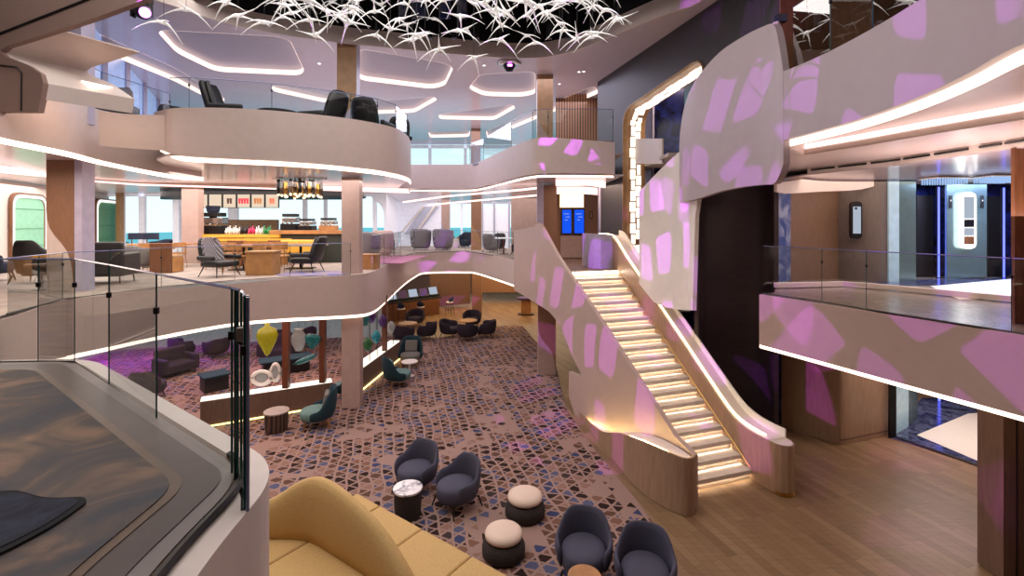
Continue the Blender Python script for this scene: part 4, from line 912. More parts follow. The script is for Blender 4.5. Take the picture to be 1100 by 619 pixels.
for px, py, Y, m, lb in ((395, 370, 14.6, 'grn', 'green art glass bottle over the receding lit ledge, closest to the column'), (392, 343, 14.5, 'tea', 'dark teal glass drop hung high beside the column'), (404, 362, 15.6, 'aqua', 'bright aqua glass ornament over the receding lit ledge'),
                         (411, 345, 16.2, 'vio', 'violet glass ornament hung above the receding lit ledge'), (399, 340, 15, 'vio', 'small indigo glass drop hung high over the receding ledge'), (420, 352, 16.9, 'clr', 'clear glass ornament at the far end of the receding ledge')):
    art('glass_ornament', lb, px, py, Y, [(0, -.22), (.08, -.18), (.15, 0), (.1, .14), (.04, .22), (0, .23)], M[m], .8)
# dark furniture beyond the divider and further aft
aub = tub_chair('dark_tub_chair', 'x', M['aub'], M['black'], (0, 0, 0), 0, None, r=.44, hb=.78, ha=.68, arc=120)
first = [True]
def darkchair(px, py, dx, dy, label, group=None):
    p = g(px, py, .42)
    if first[0]:
        first[0] = False; aub.location = p; aub.rotation_euler = (0, 0, heading(dx, dy)); aub['label'] = label
        if group: aub['group'] = group
        return aub
    return dup(aub, p, heading(dx, dy), label, group)
darkchair(483, 352, .9, -.3, 'dark aubergine tub chair at the table near the aft column, on the gaming side')
darkchair(502, 355, .1, .95, 'dark aubergine tub chair with its back turned, at the round table near the aft column')
darkchair(522, 352, -.9, .1, 'dark aubergine tub chair at the table near the aft column, on the stair side')
darkchair(507, 342, 0, -1, 'dark aubergine tub chair behind the round wood table near the aft column')
round_table('cafe_table', 'round wood topped table ringed by four dark tub chairs near the aft column', g(503, 344, .62), .42, .62, M['oak'], M['black'], 'pedestal')
darkchair(434, 357, .3, .95, 'dark tub chair with its back to the grey cushioned lounge chair')
darkchair(458, 354, -.8, .2, 'dark tub chair beside the round table under the gaming counter')
darkchair(446, 341, 0, -1, 'dark tub chair behind the round table under the gaming counter')
round_table('cafe_table', 'round wood topped table between dark tub chairs under the gaming counter', g(438, 347, .62), .42, .62, M['oak'], M['black'], 'pedestal')
for px, py, dx, dy, lb in ((160, 412, .6, .7, 'dark tub chair on the violet lit carpet seen through the near glass'), (196, 372, .5, .8, 'dark tub chair behind another on the violet carpet, seen through the near glass'), (232, 372, -.7, .4, 'dark tub chair furthest into the port lounge seen through the corner glass'),
                           (300, 366, .2, -1, 'dark tub chair behind the olive glass ornament'), (327, 362, -.6, -.6, 'dark tub chair behind the clear vase ornament')):
    darkchair(px, py, dx, dy, lb)
def longsofa(label, px0, py0, px1, py1):
    a, b = g(px0, py0, .45), g(px1, py1, .45); d = b - a; t = thing('sofa', label, 'sofa', (a + b) / 2, math.atan2(d.y, d.x)); Lh = d.length
    MB().box((0, 0, .28), (Lh, .75, .3)).build('seat', M['aub'], t, bevel=.06); MB().box((0, .36, .5), (Lh, .18, .74)).build('backrest', M['aub'], t, bevel=.07)
    for s in (-1, 1):
        MB().box((s * Lh / 2, 0, .38), (.16, .8, .5)).build('arm', M['aub'], t, bevel=.06)
        for u in (-1, 1): MB().tube([(s * Lh * .45, u * .3, .14), (s * Lh * .46, u * .32, 0)], .018, 6).build('leg', M['black'], t)
longsofa('dark plum sofa beyond the divider, behind the olive glass ornament', 283, 372, 318, 372)
def longtable(label, px0, py0, px1, py1, h=.5):
    a, b = g(px0, py0, h), g(px1, py1, h); d = b - a; t = thing('low_table', label, 'table', (a + b) / 2, math.atan2(d.y, d.x)); Lh = d.length
    MB().box((0, 0, h - .025), (Lh, .7, .05)).build('top', M['teal'], t, bevel=.01); MB().box((0, 0, h / 2 - .03), (Lh * .86, .55, h - .06)).build('base', M['black'], t)
longtable('long dark table with teal top behind the divider posts', 278, 388, 335, 380)
longsofa('dark sofa on the violet carpet seen through the near balcony glass', 172, 392, 205, 384)
longtable('low dark table on the violet carpet seen through the corner glass', 215, 404, 245, 398)

# gaming counter far aft with stools
def P3(px, py, Y): return at(px, py, Y)
ct = thing('gaming_counter', 'dark gaming counter with purple and white lit terminals far aft in the lounge', 'counter', g(440, 325, .95))
cO = ct.location.copy()
a, b = g(414, 327, .95), g(474, 319, .95)
MB().slab([[a - cO, b - cO, b + Vector((-.3, .9, 0)) - cO, a + Vector((-.3, .9, 0)) - cO]], Vector((0, 0, .9)), Vector((0, 0, .97))).build('top', M['black'], ct)
MB().slab([[a.lerp(b, .04) - cO, a.lerp(b, .96) - cO, a.lerp(b, .96) + Vector((-.2, .7, 0)) - cO, a.lerp(b, .04) + Vector((-.2, .7, 0)) - cO]], Vector((0, 0, 0)), Vector((0, 0, .9))).build('body', M['wood_m'], ct)
for i, mm in enumerate(('screen2', 'purple', 'screen2', 'purple', 'screen2')):
    c = a.lerp(b, .12 + .19 * i) + Vector((-.15, .45, 0)); te = thing('gaming_terminal', 'small slanted gaming terminal with lit screen on the dark aft counter', 'terminal', (c.x, c.y, .97), math.atan2((b - a).y, (b - a).x), 'gaming terminals on the aft counter')
    MB().box((0, 0, .06), (.55, .4, .12)).build('base', M['black'], te, bevel=.02)
    MB().box((0, .06, .3), (.5, .05, .42), rx=-.4).build('display', M[mm], te)
def stool(label, loc_, rz, m, h=.72, group=None):
    t = thing('bar_stool', label, 'stool', loc_, rz, group)
    MB().lathe([(0, h - .07), (.19, h - .07), (.2, h - .03), (.17, h), (0, h)], 20).build('seat', M['white'], t, smooth=True)
    tub_shell(.2, .03, h, h + .3, h + .2, 80, .02, 10).build('backrest', m, t, smooth=True)
    for sx in (-1, 1):
        for sy in (-1, 1): MB().tube([(sx * .13, sy * .13, h - .06), (sx * .19, sy * .19, 0)], .013, 6).build('leg', M['black'], t)
    MB().tube([(.17 * math.cos(k * PI / 6), .17 * math.sin(k * PI / 6), .25) for k in range(12)], .01, 4, True).build('footrest', M['black'], t)
    return t
stool('teal backed bar stool with white seat at the open end of the aft gaming counter', g(483, 324, .72), heading(-.9, .3), M['teal'])
stool('dark backed bar stool with white seat in the middle of the aft gaming counter', g(452, 329, .72), heading(.1, 1), M['nvy'])
stool('dark backed bar stool with white seat at the ledge end of the aft gaming counter', g(431, 331, .72), heading(.1, 1), M['nvy'])
t = thing('standing_table', 'purple topped table on a timber pedestal at the foot of the aft oak floor', 'table', g(565, 338))
MB().lathe([(0, .86), (.5, .86), (.55, .92), (.5, .96), (0, .96)], 24, (0, 0, 0), .7).build('top', M['purple'], t, smooth=True)
MB().box((0, 0, .45), (.55, .4, .84)).build('pedestal', M['oak'], t, bevel=.02); MB().lathe([(0, 0), (.45, 0), (.45, .05), (0, .05)], 24, (0, 0, 0), .7).build('foot', M['black'], t)
# ------------------------------------------------------------------ middle deck: bar, tables, chairs
def h2(px, py, z=0.): return Vector((*on(px, py, Z2 + z).xy, Z2))
def q2(px, Y): v = at(px, 240, Y); return Vector((v.x, v.y, Z2))
def lounge(label, loc_, rz, m, mb_):
    t = thing('lounge_armchair', label, 'armchair', loc_, rz)
    MB().box((0, -.02, .34), (.66, .66, .16)).build('seat', m, t, bevel=.06)
    mb = MB(); rows = []
    for z, y, w_ in ((.3, .28, .3), (.5, .33, .33), (.75, .4, .33), (.95, .46, .29), (1.03, .48, .2)): rows.append([Vector((-w_, y - .05, z)), Vector((-w_ * .5, y + .02, z)), Vector((0, y + .04, z)), Vector((w_ * .5, y + .02, z)), Vector((w_, y - .05, z))])
    mb.sheet(*rows).build('backrest', m, t, smooth=True, solid=.12, sub=1)
    rows = [[p + Vector((0, -.075, 0)) for p in r_] for r_ in rows]
    rows = [[Vector((p.x * .82, p.y, p.z * .97 + .02)) for p in r_] for r_ in rows]
    MB().sheet(*rows).build('back_pad', mb_, t, smooth=True, solid=.05)
    for s in (-1, 1):
        MB().box((s * .38, .0, .5), (.1, .6, .12)).build('arm', m, t, bevel=.04)
        for u in (-1, 1): MB().tube([(s * .26, u * .24, .27), (s * .34, u * .34, 0)], [.018, .011], 6).build('leg', M['black'], t)
    return t
lounge('black winged armchair with grey back pad on the deck edge before the amber bar', h2(236, 297), heading(.9, -.35), M['blk'], M['ribbed'])
lounge('black winged armchair seen from the side, back to the column, beside the wooden cube', h2(330, 292), heading(-.95, .05), M['blk'], M['blk'])
def cube(label, loc_, s, rz=0.):
    t = thing('cube_table', label, 'table', loc_, rz)
    MB().box((0, 0, s * .42), (s * .96, s * .8, s * .84)).build('body', M['oak'], t, bevel=.01); MB().box((0, 0, s * .87), (s * 1.02, s * .86, .05)).build('top', M['oak'], t, bevel=.01)
cube('low oak cube table between the two black winged armchairs', h2(283, 295), .72, .1)
cube('small oak cube table beside the grey ribbed barrel chair near the column', h2(398, 289), .5)
def cafe_chair(name, label, loc_, rz, m, ml, group=None):
    t = thing(name, label, 'chair', loc_, rz, group)
    MB().box((0, 0, .45), (.44, .42, .05)).build('seat', m, t, bevel=.02)
    n = 8; rows = [[Vector((.25 * math.sin(a), .04 + .2 * math.cos(a), z)) for a in [(-1.25 + 2.5 * i / n) for i in range(n + 1)]] for z in (.64, .8)]
    MB().sheet(*rows).build('backrest', m, t, smooth=True, solid=.035)
    for s in (-1, 1):
        MB().tube([(s * .17, -.16, .43), (s * .2, -.2, 0)], [.02, .014], 6).build('leg', ml, t)
        MB().tube([(s * .19, .19, .7), (s * .17, .17, .43), (s * .2, .22, 0)], [.016, .02, .014], 6).build('leg', ml, t)
    return t
def sq_table(label, loc_, rz, w_, d_, mt=M['oak'], mp=M['dark'], h=.75):
    t = thing('dining_table', label, 'table', loc_, rz)
    MB().box((0, 0, h - .025), (w_, d_, .05)).build('top', mt, t, bevel=.008); MB().tube([(0, 0, .02), (0, 0, h - .05)], .04, 8).build('stem', mp, t); MB().box((0, 0, .015), (w_ * .55, d_ * .55, .03)).build('foot', mp, t, bevel=.005)
    return t
sq_table('oak dining table right before the sea window, near the timber column', q2(172, 15.2), 0, 1.5, .8)
sq_table('oak dining table in the middle of the cafe, before the lit amber counter', q2(262, 14.3), 0, 1.3, .8)
sq_table('oak dining table with grey top before the dark green end of the bar', q2(323, 14.7), .1, 1.45, .8, M['tubtop'])
sq_table('oak dining table furthest back beside the bar stools', q2(232, 16.0), 0, 1.1, .7)
cc = cafe_chair('cafe_chair', 'curved oak cafe chair tucked under a table in front of the amber bar counter', q2(246, 14.9), heading(-.2, 1), M['oak'], M['oak'], 'oak cafe chairs before the bar')
for px, Y, dx, dy in ((233, 14.6, .9, .1), (252, 13.7, 0, 1), (275, 14.0, -.8, .2), (268, 15.1, 0, -1), (283, 15.0, .2, -1), (303, 13.9, .1, 1), (225, 15.4, .8, .4), (299, 15.2, 0, -1), (255, 16.4, -.4, -1)):
    dup(cc, q2(px, Y), heading(dx, dy))
cw = cafe_chair('cafe_chair', 'oak cafe chair at the window table, beside the rear timber column', q2(189, 15.0), heading(-.9, 0), M['oak'], M['oak'])
dup(cw, q2(160, 14.5), heading(.2, 1), 'oak cafe chair at the window table, on the side of the black booth sofa'); dup(cw, q2(181, 14.2), heading(-.1, 1), 'oak cafe chair with its back to the deck edge at the window table')
def bench(label, px0, px1, Y):
    a, b = q2(px0, Y), q2(px1, Y); w_ = b.x - a.x; t = thing('oak_bench', label, 'bench', (a + b) / 2)
    MB().box((0, 0, .22), (w_, .5, .42)).build('seat_box', M['oak'], t, bevel=.01); MB().box((0, -.24, .42), (w_, .06, .84)).build('back_panel', M['wood_m'], t, bevel=.01); MB().box((0, .03, .45), (w_ * .96, .42, .05)).build('cushion', M['tan'], t, bevel=.02)
bench('boxy oak bench with walnut back between the booth sofa and the rear timber column', 168, 191, 13.6)
bench('boxy oak bench with walnut back behind the oak cube, before the amber counter', 249, 266, 15.7)
bench('boxy oak bench with walnut back beside the dark green bar end', 292, 305, 15.9)
# high dark chairs by the window
for i, (px, Y, lb) in enumerate(((143, 15.6, 'navy backed high chair against the sea window, on the booth side'), (159.5, 15.6, 'navy backed high chair against the sea window, on the bar side'))):
    t = cafe_chair('high_chair', lb, q2(px, Y), 0, M['nvy'], M['wood_m']); t.scale = (1.05, 1, 1.35)
t = tub_chair('barrel_chair', 'grey barrel chair with timber legs at the window end of the cafe', M['grey'], M['wood_m'], q2(150, 13.6), heading(.3, 1), hb=.78, ha=.7)
t = tub_chair('barrel_chair', 'navy barrel chair just under the sea window sill', M['nvy'], M['black'], q2(171, 18.5), heading(-.5, -1), hb=.78, ha=.7)
# black booth sofa
t = thing('booth_sofa', 'black leather high backed sofa with dark plum seat beside the lilac column', 'sofa', q2(110, 11.2), .25); t.scale = (.72, 1, 1.05)
MB().box((0, 0, .3), (1.55, .75, .28)).build('seat', M['aub'], t, bevel=.06); MB().box((0, -.36, .55), (1.65, .16, .75)).build('backrest', M['blk'], t, bevel=.06)
for s in (-1, 1):
    MB().box((s * .78, 0, .42), (.14, .8, .5)).build('arm', M['blk'], t, bevel=.05)
    for u in (-1, 1): MB().tube([(s * .68, u * .3, .16), (s * .7, u * .32, 0)], .02, 6).build('leg', M['black'], t)
t = tub_chair('tub_chair', 'black leather chair in front of the mint green booth', M['blk'], M['black'], q2(38, 11.2), heading(-.2, 1), r=.34, hb=1.02, ha=.8, arc=100, seatz=.5)
round_table('pedestal_table', 'tiny round wood topped table between the mint booth and the deck railing', q2(44, 10.0), .26, .55, M['wood_m'], M['dark'], 'pedestal')
t = tub_chair('tub_chair', 'dark chair partly behind the deck railing at the mint booth, on its window side', M['nvy'], M['black'], q2(-6, 11.6), heading(.6, .8), r=.36, hb=.84, ha=.66, arc=110)
# bar counter
Yb = 16.9
bc = thing('bar_counter', 'long lit amber bar counter with dark green end and oak top across the cafe', 'bar counter', q2(290, Yb)); bo = bc.location.copy()
def bx_(px0, px1, y0, y1, Y, d_, name, m, parent=bc, bev=0.):
    a, b = at(px0, y1, Y), at(px1, y0, Y); a.z = max(a.z, Z2 + .002); c = Vector(((a.x + b.x) / 2, Y + d_ / 2, (a.z + b.z) / 2)) - bo
    return MB().box(c, (b.x - a.x, d_, b.z - a.z)).build(name, m, parent, bevel=bev)
bx_(196, 292, 259, 282, Yb, .6, 'front', M['barG']); bx_(198, 300, 252, 255.5, Yb - .1, .8, 'lit_top', M['barY'], bev=.01); bx_(196, 312, 256.5, 259.5, Yb - .12, .5, 'lit_shelf', M['barY'], bev=.01)
bx_(291, 368, 252, 282, Yb, .7, 'end_front', M['barG']); bx_(289, 370, 247.5, 251.5, Yb - .15, 1., 'oak_top', M['oak'], bev=.01); bx_(300, 340, 258, 272, Yb - .7, .5, 'lit_step', M['barY'], bev=.05)
bs = thing('back_counter', 'tan tiled back counter behind the bar bottles under the menu boards', 'back counter', q2(252, 19.4)); bo = bs.location.copy()
bx_(213, 296, 236, 278, 19.6, .3, 'backsplash', M['tan'], bs); bx_(213, 296, 250, 278, 19.0, .55, 'cabinet', M['barG'], bs)
# hanging menu boards
food = [None, None, ((70, 40, 30), 2), ((200, 40, 60), 4), ((150, 96, 50), 3), ((214, 90, 60), 2)]
for i in range(6):
    px0 = 209.5 + i * 15.2; a, b = at(px0, 223.5, 17.6), at(px0 + 14.4, 208.5, 17.6)
    lb = ['blank cream menu board at the column end of the hanging row', 'blank cream menu board, second from the column in the hanging row', 'menu board showing two dark drinks in the hanging row', 'menu board showing pink and red drinks in the hanging row', 'menu board showing brown drinks in the hanging row', 'menu board with a small food picture at the free end of the hanging row'][i]
    t = thing('menu_board', lb, 'menu board', ((a.x + b.x) / 2, 17.6, a.z)); w_, h_ = b.x - a.x, b.z - a.z
    MB().box((0, 0, h_ / 2), (w_, .06, h_)).build('frame', M['black'], t)
    MB().box((0, -.035, h_ / 2), (w_ - .05, .01, h_ - .04)).build('face', glow('menu_face', (246, 222, 196), .95), t)
    if food[i]:
        c, n = food[i]
        for k in range(n):
            x = (k - (n - 1) / 2) * w_ * .2
            MB().lathe([(0, 0), (.035, 0), (.05, .2), (0, .2)], 10).build('picture', mat('menu_picture', c, .6, emit=.3), t); t.children[-1].location = (x, -.042, h_ * .3); t.children[-1].scale = (1, .05, 1)
    for s in (-1, 1): MB().tube([(s * w_ * .4, 0, h_), (s * w_ * .4, 0, 6.14 - a.z)], .01, 4).build('hanger', M['black'], t)
# machines and bottles
def machine(label, px, y1, Y, w_, h_, name='coffee_machine', m=M['dark']):
    c = at(px, y1, Y); t = thing(name, label, 'coffee machine', c)
    MB().box((0, .1, h_ * .2), (w_, .5, h_ * .4)).build('body', m, t, bevel=.03); MB().box((0, .15, h_ * .62), (w_ * .92, .4, h_ * .3)).build('head', M['chrome'], t, bevel=.03); MB().box((0, .1, h_ * .9), (w_ * .8, .4, h_ * .18)).build('cup_tray', M['black'], t, bevel=.01)
    for k in (-1, 0, 1): MB().tube([(k * w_ * .28, -.1, h_ * .5), (k * w_ * .28, -.2, h_ * .42)], .03, 6).build('spout', M['chrome'], t)
machine('large steel and black espresso machine on the amber counter next to the column', 228, 252, Yb + .3, .85, .8); machine('dark espresso machine on the oak top of the bar', 311, 247.5, Yb + .1, .55, .6); machine('black steam brewer with pale lid on the oak bar top', 329, 247.5, Yb + .1, .5, .42)
machine('boxy wood fronted till machine on the oak bar top beside the column', 352, 247.5, Yb + .1, .55, .45, 'till', M['oak'])
t = thing('grinder_hopper', 'blue topped bean hopper standing above the large espresso machine', 'coffee grinder', at(229, 236.5, Yb + .5))
MB().lathe([(0, 0), (.12, 0), (.12, .25), (.2, .3), (.24, .52), (0, .52)], 16).build('hopper', M['nvy'], t); MB().box((0, 0, .0), (.28, .28, .1)).build('base', M['black'], t)
bcols = {}
def bottle(px, y1, Y, c, h_, label, group):
    key = c
    if key not in bcols:
        t = thing('bottle', label, 'bottle', at(px, y1, Y), 0, group); mm = bcols.setdefault(('m', c), mat('bottle_colour', c, .25, emit=.05))
        MB().lathe([(0, 0), (.04, 0), (.042, .15), (.016, .21), (.016, .27), (0, .27)], 10).build('body', mm, t, smooth=True); MB().lathe([(0, .27), (.018, .27), (.018, .3), (0, .3)], 8).build('cap', M['black'], t)
        t.scale = (1, 1, h_ / .3); bcols[key] = t; return
    dup(bcols[key], at(px, y1, Y), 0, label, group, (1, 1, h_ / .3))
cols = [(236, 232, 226), (210, 60, 110), (60, 150, 90), (90, 54, 34), (40, 36, 40)]
lab = {cols[0]: 'white capped syrup bottle on the amber bar top', cols[1]: 'pink syrup bottle on the amber bar top', cols[2]: 'green syrup bottle on the amber bar top', cols[3]: 'brown glass bottle on the lower lit bar shelf', cols[4]: 'dark jar on the amber bar top'}
for i in range(24):
    px = 243 + i * 2.05; c = cols[0] if i < 8 else cols[4] if i < 12 else cols[1] if i < 16 else cols[2] if i > 19 else cols[0]
    bottle(px, 252, Yb + .05 + .1 * (i % 2), c, .26 + .05 * (i % 3), lab[c], lab[c] + 's')
for i in range(22):
    px = 232 + i * 2.6; c = (60, 150, 91) if i > 11 else cols[3]
    lb = 'green bottle on the lower lit shelf of the bar' if i > 11 else lab[cols[3]]
    bottle(px, 256.5, Yb - .05, c, .2, lb, lb + 's')
# pendant cluster
t = thing('pendant_cluster', 'cluster of smoked glass tube pendants with glowing tips hanging before the bar', 'chandelier', Vector((at(322, 189, 13.9).x, 13.9, 6.4))); lo = t.location.copy()
MB().lathe([(0, 6.42 - lo.z), (.8, 6.42 - lo.z), (.8, 6.39 - lo.z), (0, 6.39 - lo.z)], 32, (0, 0, 0), .5).build('ceiling_plate', M['chrome'], t)
rnd = random.Random(3)
smoke = glass('smoked_glass', (150, 140, 126), .8, .1); tip = glow('pendant_tip', (255, 226, 170), 3.)
for k in range(30):
    a = rnd.uniform(0, 2 * PI); r = math.sqrt(rnd.random()); x, y = .66 * r * math.cos(a), .34 * r * math.sin(a); z = rnd.uniform(-.55, -.4); Lh = rnd.uniform(.3, .42)
    p = MB().lathe([(0, z + Lh), (.045, z + Lh), (.06, z + Lh * .5), (.045, z), (0, z)], 10, (x, y, 0)).build('pendant', M['dark'] if k % 6 == 0 else M['brass'] if k % 4 == 1 else M['chrome'] if k % 4 == 2 else smoke, t, smooth=True)
    MB().lathe([(0, z - .07), (.04, z - .04), (.03, z), (0, z)], 8, (x, y, 0)).build('glowing_tip', tip, p)
    MB().tube([(x, y, z + Lh), (x, y, 6.4 - lo.z)], .005, 3).build('cord', M['dark'], p)
# grey barrel chairs by the receding rail
for px, Y, dx, dy, lb, r in ((399, 16.0, .1, .9, 'grey ribbed barrel chair turning its back just beside the tall column', .5), (417, 19, -.4, .8, 'brownish barrel chair second along the receding glass rail', .42), (452, 24.9, 0, .9, 'grey ribbed barrel chair standing alone before the white screen', .5), (476, 24.75, .1, 1, 'dark ribbed barrel chair next to the slim lilac column', .5), (500, 27.2, -.3, -.9, 'navy chair before the sea window beyond the white screen', .34), (528, 23.2, .4, .6, 'grey barrel chair at the blue white table near the curtained window', .4), (535, 24.3, -.3, -.8, 'black framed chair behind the blue white table near the curtained window', .36), (557, 21.5, -.9, .1, 'dark barrel chair at the end of the blue white table next to the stair', .34)):
    tub_chair('barrel_chair', lb, M['ribbed'] if 'ribbed' in lb or lb.startswith('grey') else M['nvy'] if 'navy' in lb else M['aub'] if 'dark' in lb else M['blk'] if 'black' in lb else M['column'], M['black'], q2(px, Y + (.45 if px in (399, 417, 551) else 0)) + Vector((-.25 if px in (399, 417) else 0, 0, 0)), heading(dx, dy), r=r, hb=1.12 if r > .4 else .9, ha=1.05 if r > .4 else .74, arc=125, z0=.12)
sq_table('round-cornered blue white table with terracotta base near the curtained window', q2(541, 21.6), .2, .7, .7, M['frost'], M['wood_r'])
sq_table('white table behind the receding rail before the arched window', q2(423, 20.6), 0, .8, .7, M['frost'], M['chrome'])
t = thing('magazine_stand', 'low white stand with small objects by the sea window beyond the slim column', 'stand', q2(492, 27.8)); MB().box((0, 0, .25), (.9, .5, .5)).build('body', M['white'], t, bevel=.02)
for k in range(3): MB().box((-.25 + .25 * k, 0, .56), (.14, .2, .12)).build('tray', M['tan'] if k else M['grey'], t, bevel=.01)
for i, px in enumerate((418, 466)):
    pass
t = thing('patterned_rug', 'magenta and blue patterned rug beneath the black winged armchair near the column', 'rug', q2(335, 13.0)); MB().prism(rnd_poly([Vector((-.9, -.35, 0)), Vector((.9, -.35, 0)), Vector((.9, .8, 0)), Vector((-.9, .8, 0))], .3), .0, .012).build('pile', marble_mat('rug_blue', (120, 120, 190), (170, 150, 160), 3, .9), t)
t = thing('magenta_rug', 'magenta carpet square beneath the barrel chairs at the receding glass rail', 'rug', q2(422, 18.0)); MB().prism([(-.55, -1.5), (.7, -1.5), (.9, 2.5), (-.6, 2.5)], .0, .012).build('pile', mat('magenta_pile', (168, 110, 140), .9), t)

# signs and screens
for px0, px1, lb in ((603, 614.5, 'tall blue information screen beside the stair head, next to the timber column'), (616, 628, 'tall blue information screen beside the stair head, next to the portal')):
    a, b = at(px0, 251.5, 18.7), at(px1, 224.5, 18.7); t = thing('digital_sign', lb, 'screen', ((a.x + b.x) / 2, 18.7, (a.z + b.z) / 2)); w_, h_ = b.x - a.x, b.z - a.z
    MB().box((0, 0, 0), (w_, .06, h_)).build('bezel', M['black'], t, bevel=.01); MB().box((0, -.035, 0), (w_ - .07, .01, h_ - .07)).build('display', M['screen'], t)
    for k in range(3): MB().box((-.02 + .06 * (k % 2), -.043, h_ * (.3 - .12 * k)), (w_ * (.5 - .12 * k), .004, .02)).build('text_line', M['screen2'], t)
t = thing('light_box', 'glowing cream light box over the two blue information screens', 'light', at(614, 216, 18.75)); MB().box((0, -.06, 0), (.92, .04, .5)).build('panel', glow('light_box', (255, 240, 200), 2.4), t); MB().box((0, -.03, 0), (.98, .04, .56)).build('frame', M['brass'], t)
t = thing('notice_frame', 'small dark notice frame on the timber wall between the screens and the blue pier', 'sign', at(661, 231, 18.8) - Vector((0, .1, 0))); t.location.x = at(635, 231, 18.7).x; t.location.y = 18.7; MB().box((0, 0, 0), (.12, .03, .3)).build('frame', M['black'], t); MB().box((0, -.02, 0), (.08, .01, .24)).build('face', M['tan'], t)
def lozenge(name, label, cat, px, ytop, ybot, Y, wpx, mrim, mface, blocks):
    a = at(px, ybot, Y); b = at(px, ytop, Y); w_ = wpx / F * Y; h_ = b.z - a.z; t = thing(name, label, cat, Vector((a.x, Y, (a.z + b.z) / 2)), -.12)
    R = rnd_poly([Vector((-w_ / 2, 0, -h_ / 2)), Vector((w_ / 2, 0, -h_ / 2)), Vector((w_ / 2, 0, h_ / 2)), Vector((-w_ / 2, 0, h_ / 2))], w_ * .42, 6)
    MB().slab([R], Vector((0, -.05, 0)), Vector((0, .04, 0))).build('rim', mrim, t)
    for n_, z0, z1, m in blocks:
        MB().box((0, -.06, h_ * (z0 + z1) / 2), (w_ * .68, .02, h_ * (z1 - z0))).build(n_, m, t, bevel=.004)
    return t
t = lozenge('deck_sign', 'tall dark rounded sign with a pale face on the grey timber lobby wall', 'sign', 919, 216.5, 256.5, 11.45, 11, M['dark'], None, [('face', -.36, .36, M['screen2'])])
MB().box((-.03, -.075, .28), (.05, .006, .05)).build('deck_mark', M['black'], t)
t = lozenge('lift_sign', 'glowing rimmed lift call display on the green mirrored pier', 'display', 1039, 207, 267, 11.9, 14.5, M['ledw'], None, [('notice', .03, .43, M['screen2']), ('button_plate', -.12, .02, M['dark']), ('lower_notice', -.27, -.13, M['screen2']), ('lower_plate', -.43, -.28, M['wood_m'])])
for px, lb in ((1021, 'small black arrow plate on the mirrored pier, beside the first lift'), (1055, 'small black arrow plate on the mirrored pier, beside the second lift')):
    t = thing('arrow_sign', lb, 'sign', at(px, 217, 11.9)); MB().box((0, 0, 0), (.07, .02, .32)).build('plate', M['black'], t); MB().flat([[(-.02, -.015, .02), (.02, -.015, .02), (0, -.015, .06)]]).build('arrow', M['white'], t)
for px, Y, lb in ((1008.5, 12.1, 'blue neon upright beside the first lift door on the middle deck'), (1078.5, 12.2, 'blue neon upright beside the second lift door, by the timber pier')):
    t = thing('neon_upright', lb, 'neon light', at(px, 298, Y)); MB().tube([(0, 0, 0), (0, 0, 2.3)], .02, 6).build('tube', M['neon'], t); MB().box((0, .04, 1.15), (.06, .04, 2.3)).build('channel', M['dark'], t)
t = thing('neon_upright', 'blue neon upright by the lower deck lift beneath the lobby fascia', 'neon light', Vector((*at(1009, 400, 13.6).xy, 0))); MB().tube([(0, 0, .02), (0, 0, 2.55)], .03, 6).build('tube', M['neon'], t); MB().box((0, .04, 1.28), (.08, .04, 2.55)).build('channel', M['dark'], t)
cl = glass('crystal', (220, 236, 255), .9, .25)
for px, Y, w_, lb in ((1014, 10.6, .7, 'crystal drop ceiling light before the first lift'), (1072, 10.2, .7, 'crystal drop ceiling light before the second lift')):
    t = thing('crystal_chandelier', lb, 'chandelier', Vector((*at(px, 188, Y).xy, 6.13))); MB().box((0, 0, -.02), (w_, .5, .04)).build('plate', M['chrome'], t)
    mb = MB()
    for i in range(12):
        for j in range(4): mb.tube([(-w_ / 2 + w_ * (i + .5) / 12, -.2 + .13 * j, -.04), (-w_ / 2 + w_ * (i + .5) / 12, -.2 + .13 * j, -.16)], .016, 5)
    mb.build('crystal_drops', glow('crystal_glow', (170, 205, 255), .9), t)['kind'] = 'stuff'

# ------------------------------------------------------------------ upper deck furniture and fixtures
def q3(px, Y): v = at(px, 240, Y); return Vector((v.x, v.y, 7.03))
def lean(label, px, Y, rz, s=1.):
    t = lounge(label, q3(px, Y), rz, M['blk'], M['blk']); t.scale = (s, s, s); return t
lean('dark lounge armchair at the left end of the bulging upper balcony', 194, 11.7, heading(.8, -.4), 1.0)
lean('dark high backed armchair tilted towards the rail on the bulging upper balcony', 250, 10.7, heading(.95, .2), 1.18)
lean('dark armchair facing the low table on the bulging upper balcony', 346, 11.2, heading(-.95, .2), 1.12)
lean('dark armchair turning its back beyond the upper timber column', 400, 12.0, heading(.2, 1), 1.1)
lean('small dark chair at the curved end of the bulging upper balcony', 424, 13.6, heading(-.5, .8), 1.0)
round_table('low_round_table', 'dark low round table between two armchairs on the upper balcony', q3(299, 10.9), .45, .62, M['blk'], M['black'], 'pedestal')
t = thing('planter_box', 'dark box shaped planter behind the glass of the upper left wing', 'planter', q3(128, 12.3)); MB().box((0, 0, .55), (.7, .5, 1.1)).build('body', M['black'], t, bevel=.02); MB().box((0, 0, 1.11), (.6, .4, .03)).build('soil', M['knit'], t)
t = thing('curved_bench', 'dark brown curved bench back behind the glass of the upper left wing', 'bench', q3(98, 11.2)); tub_shell(.75, .1, .0, 1.5, .5, 95, .03, 18).build('backrest', M['wood_d'], t, smooth=True); MB().lathe([(0, .0), (.62, .0), (.62, .45), (0, .45)], 24).build('seat', M['blk'], t)
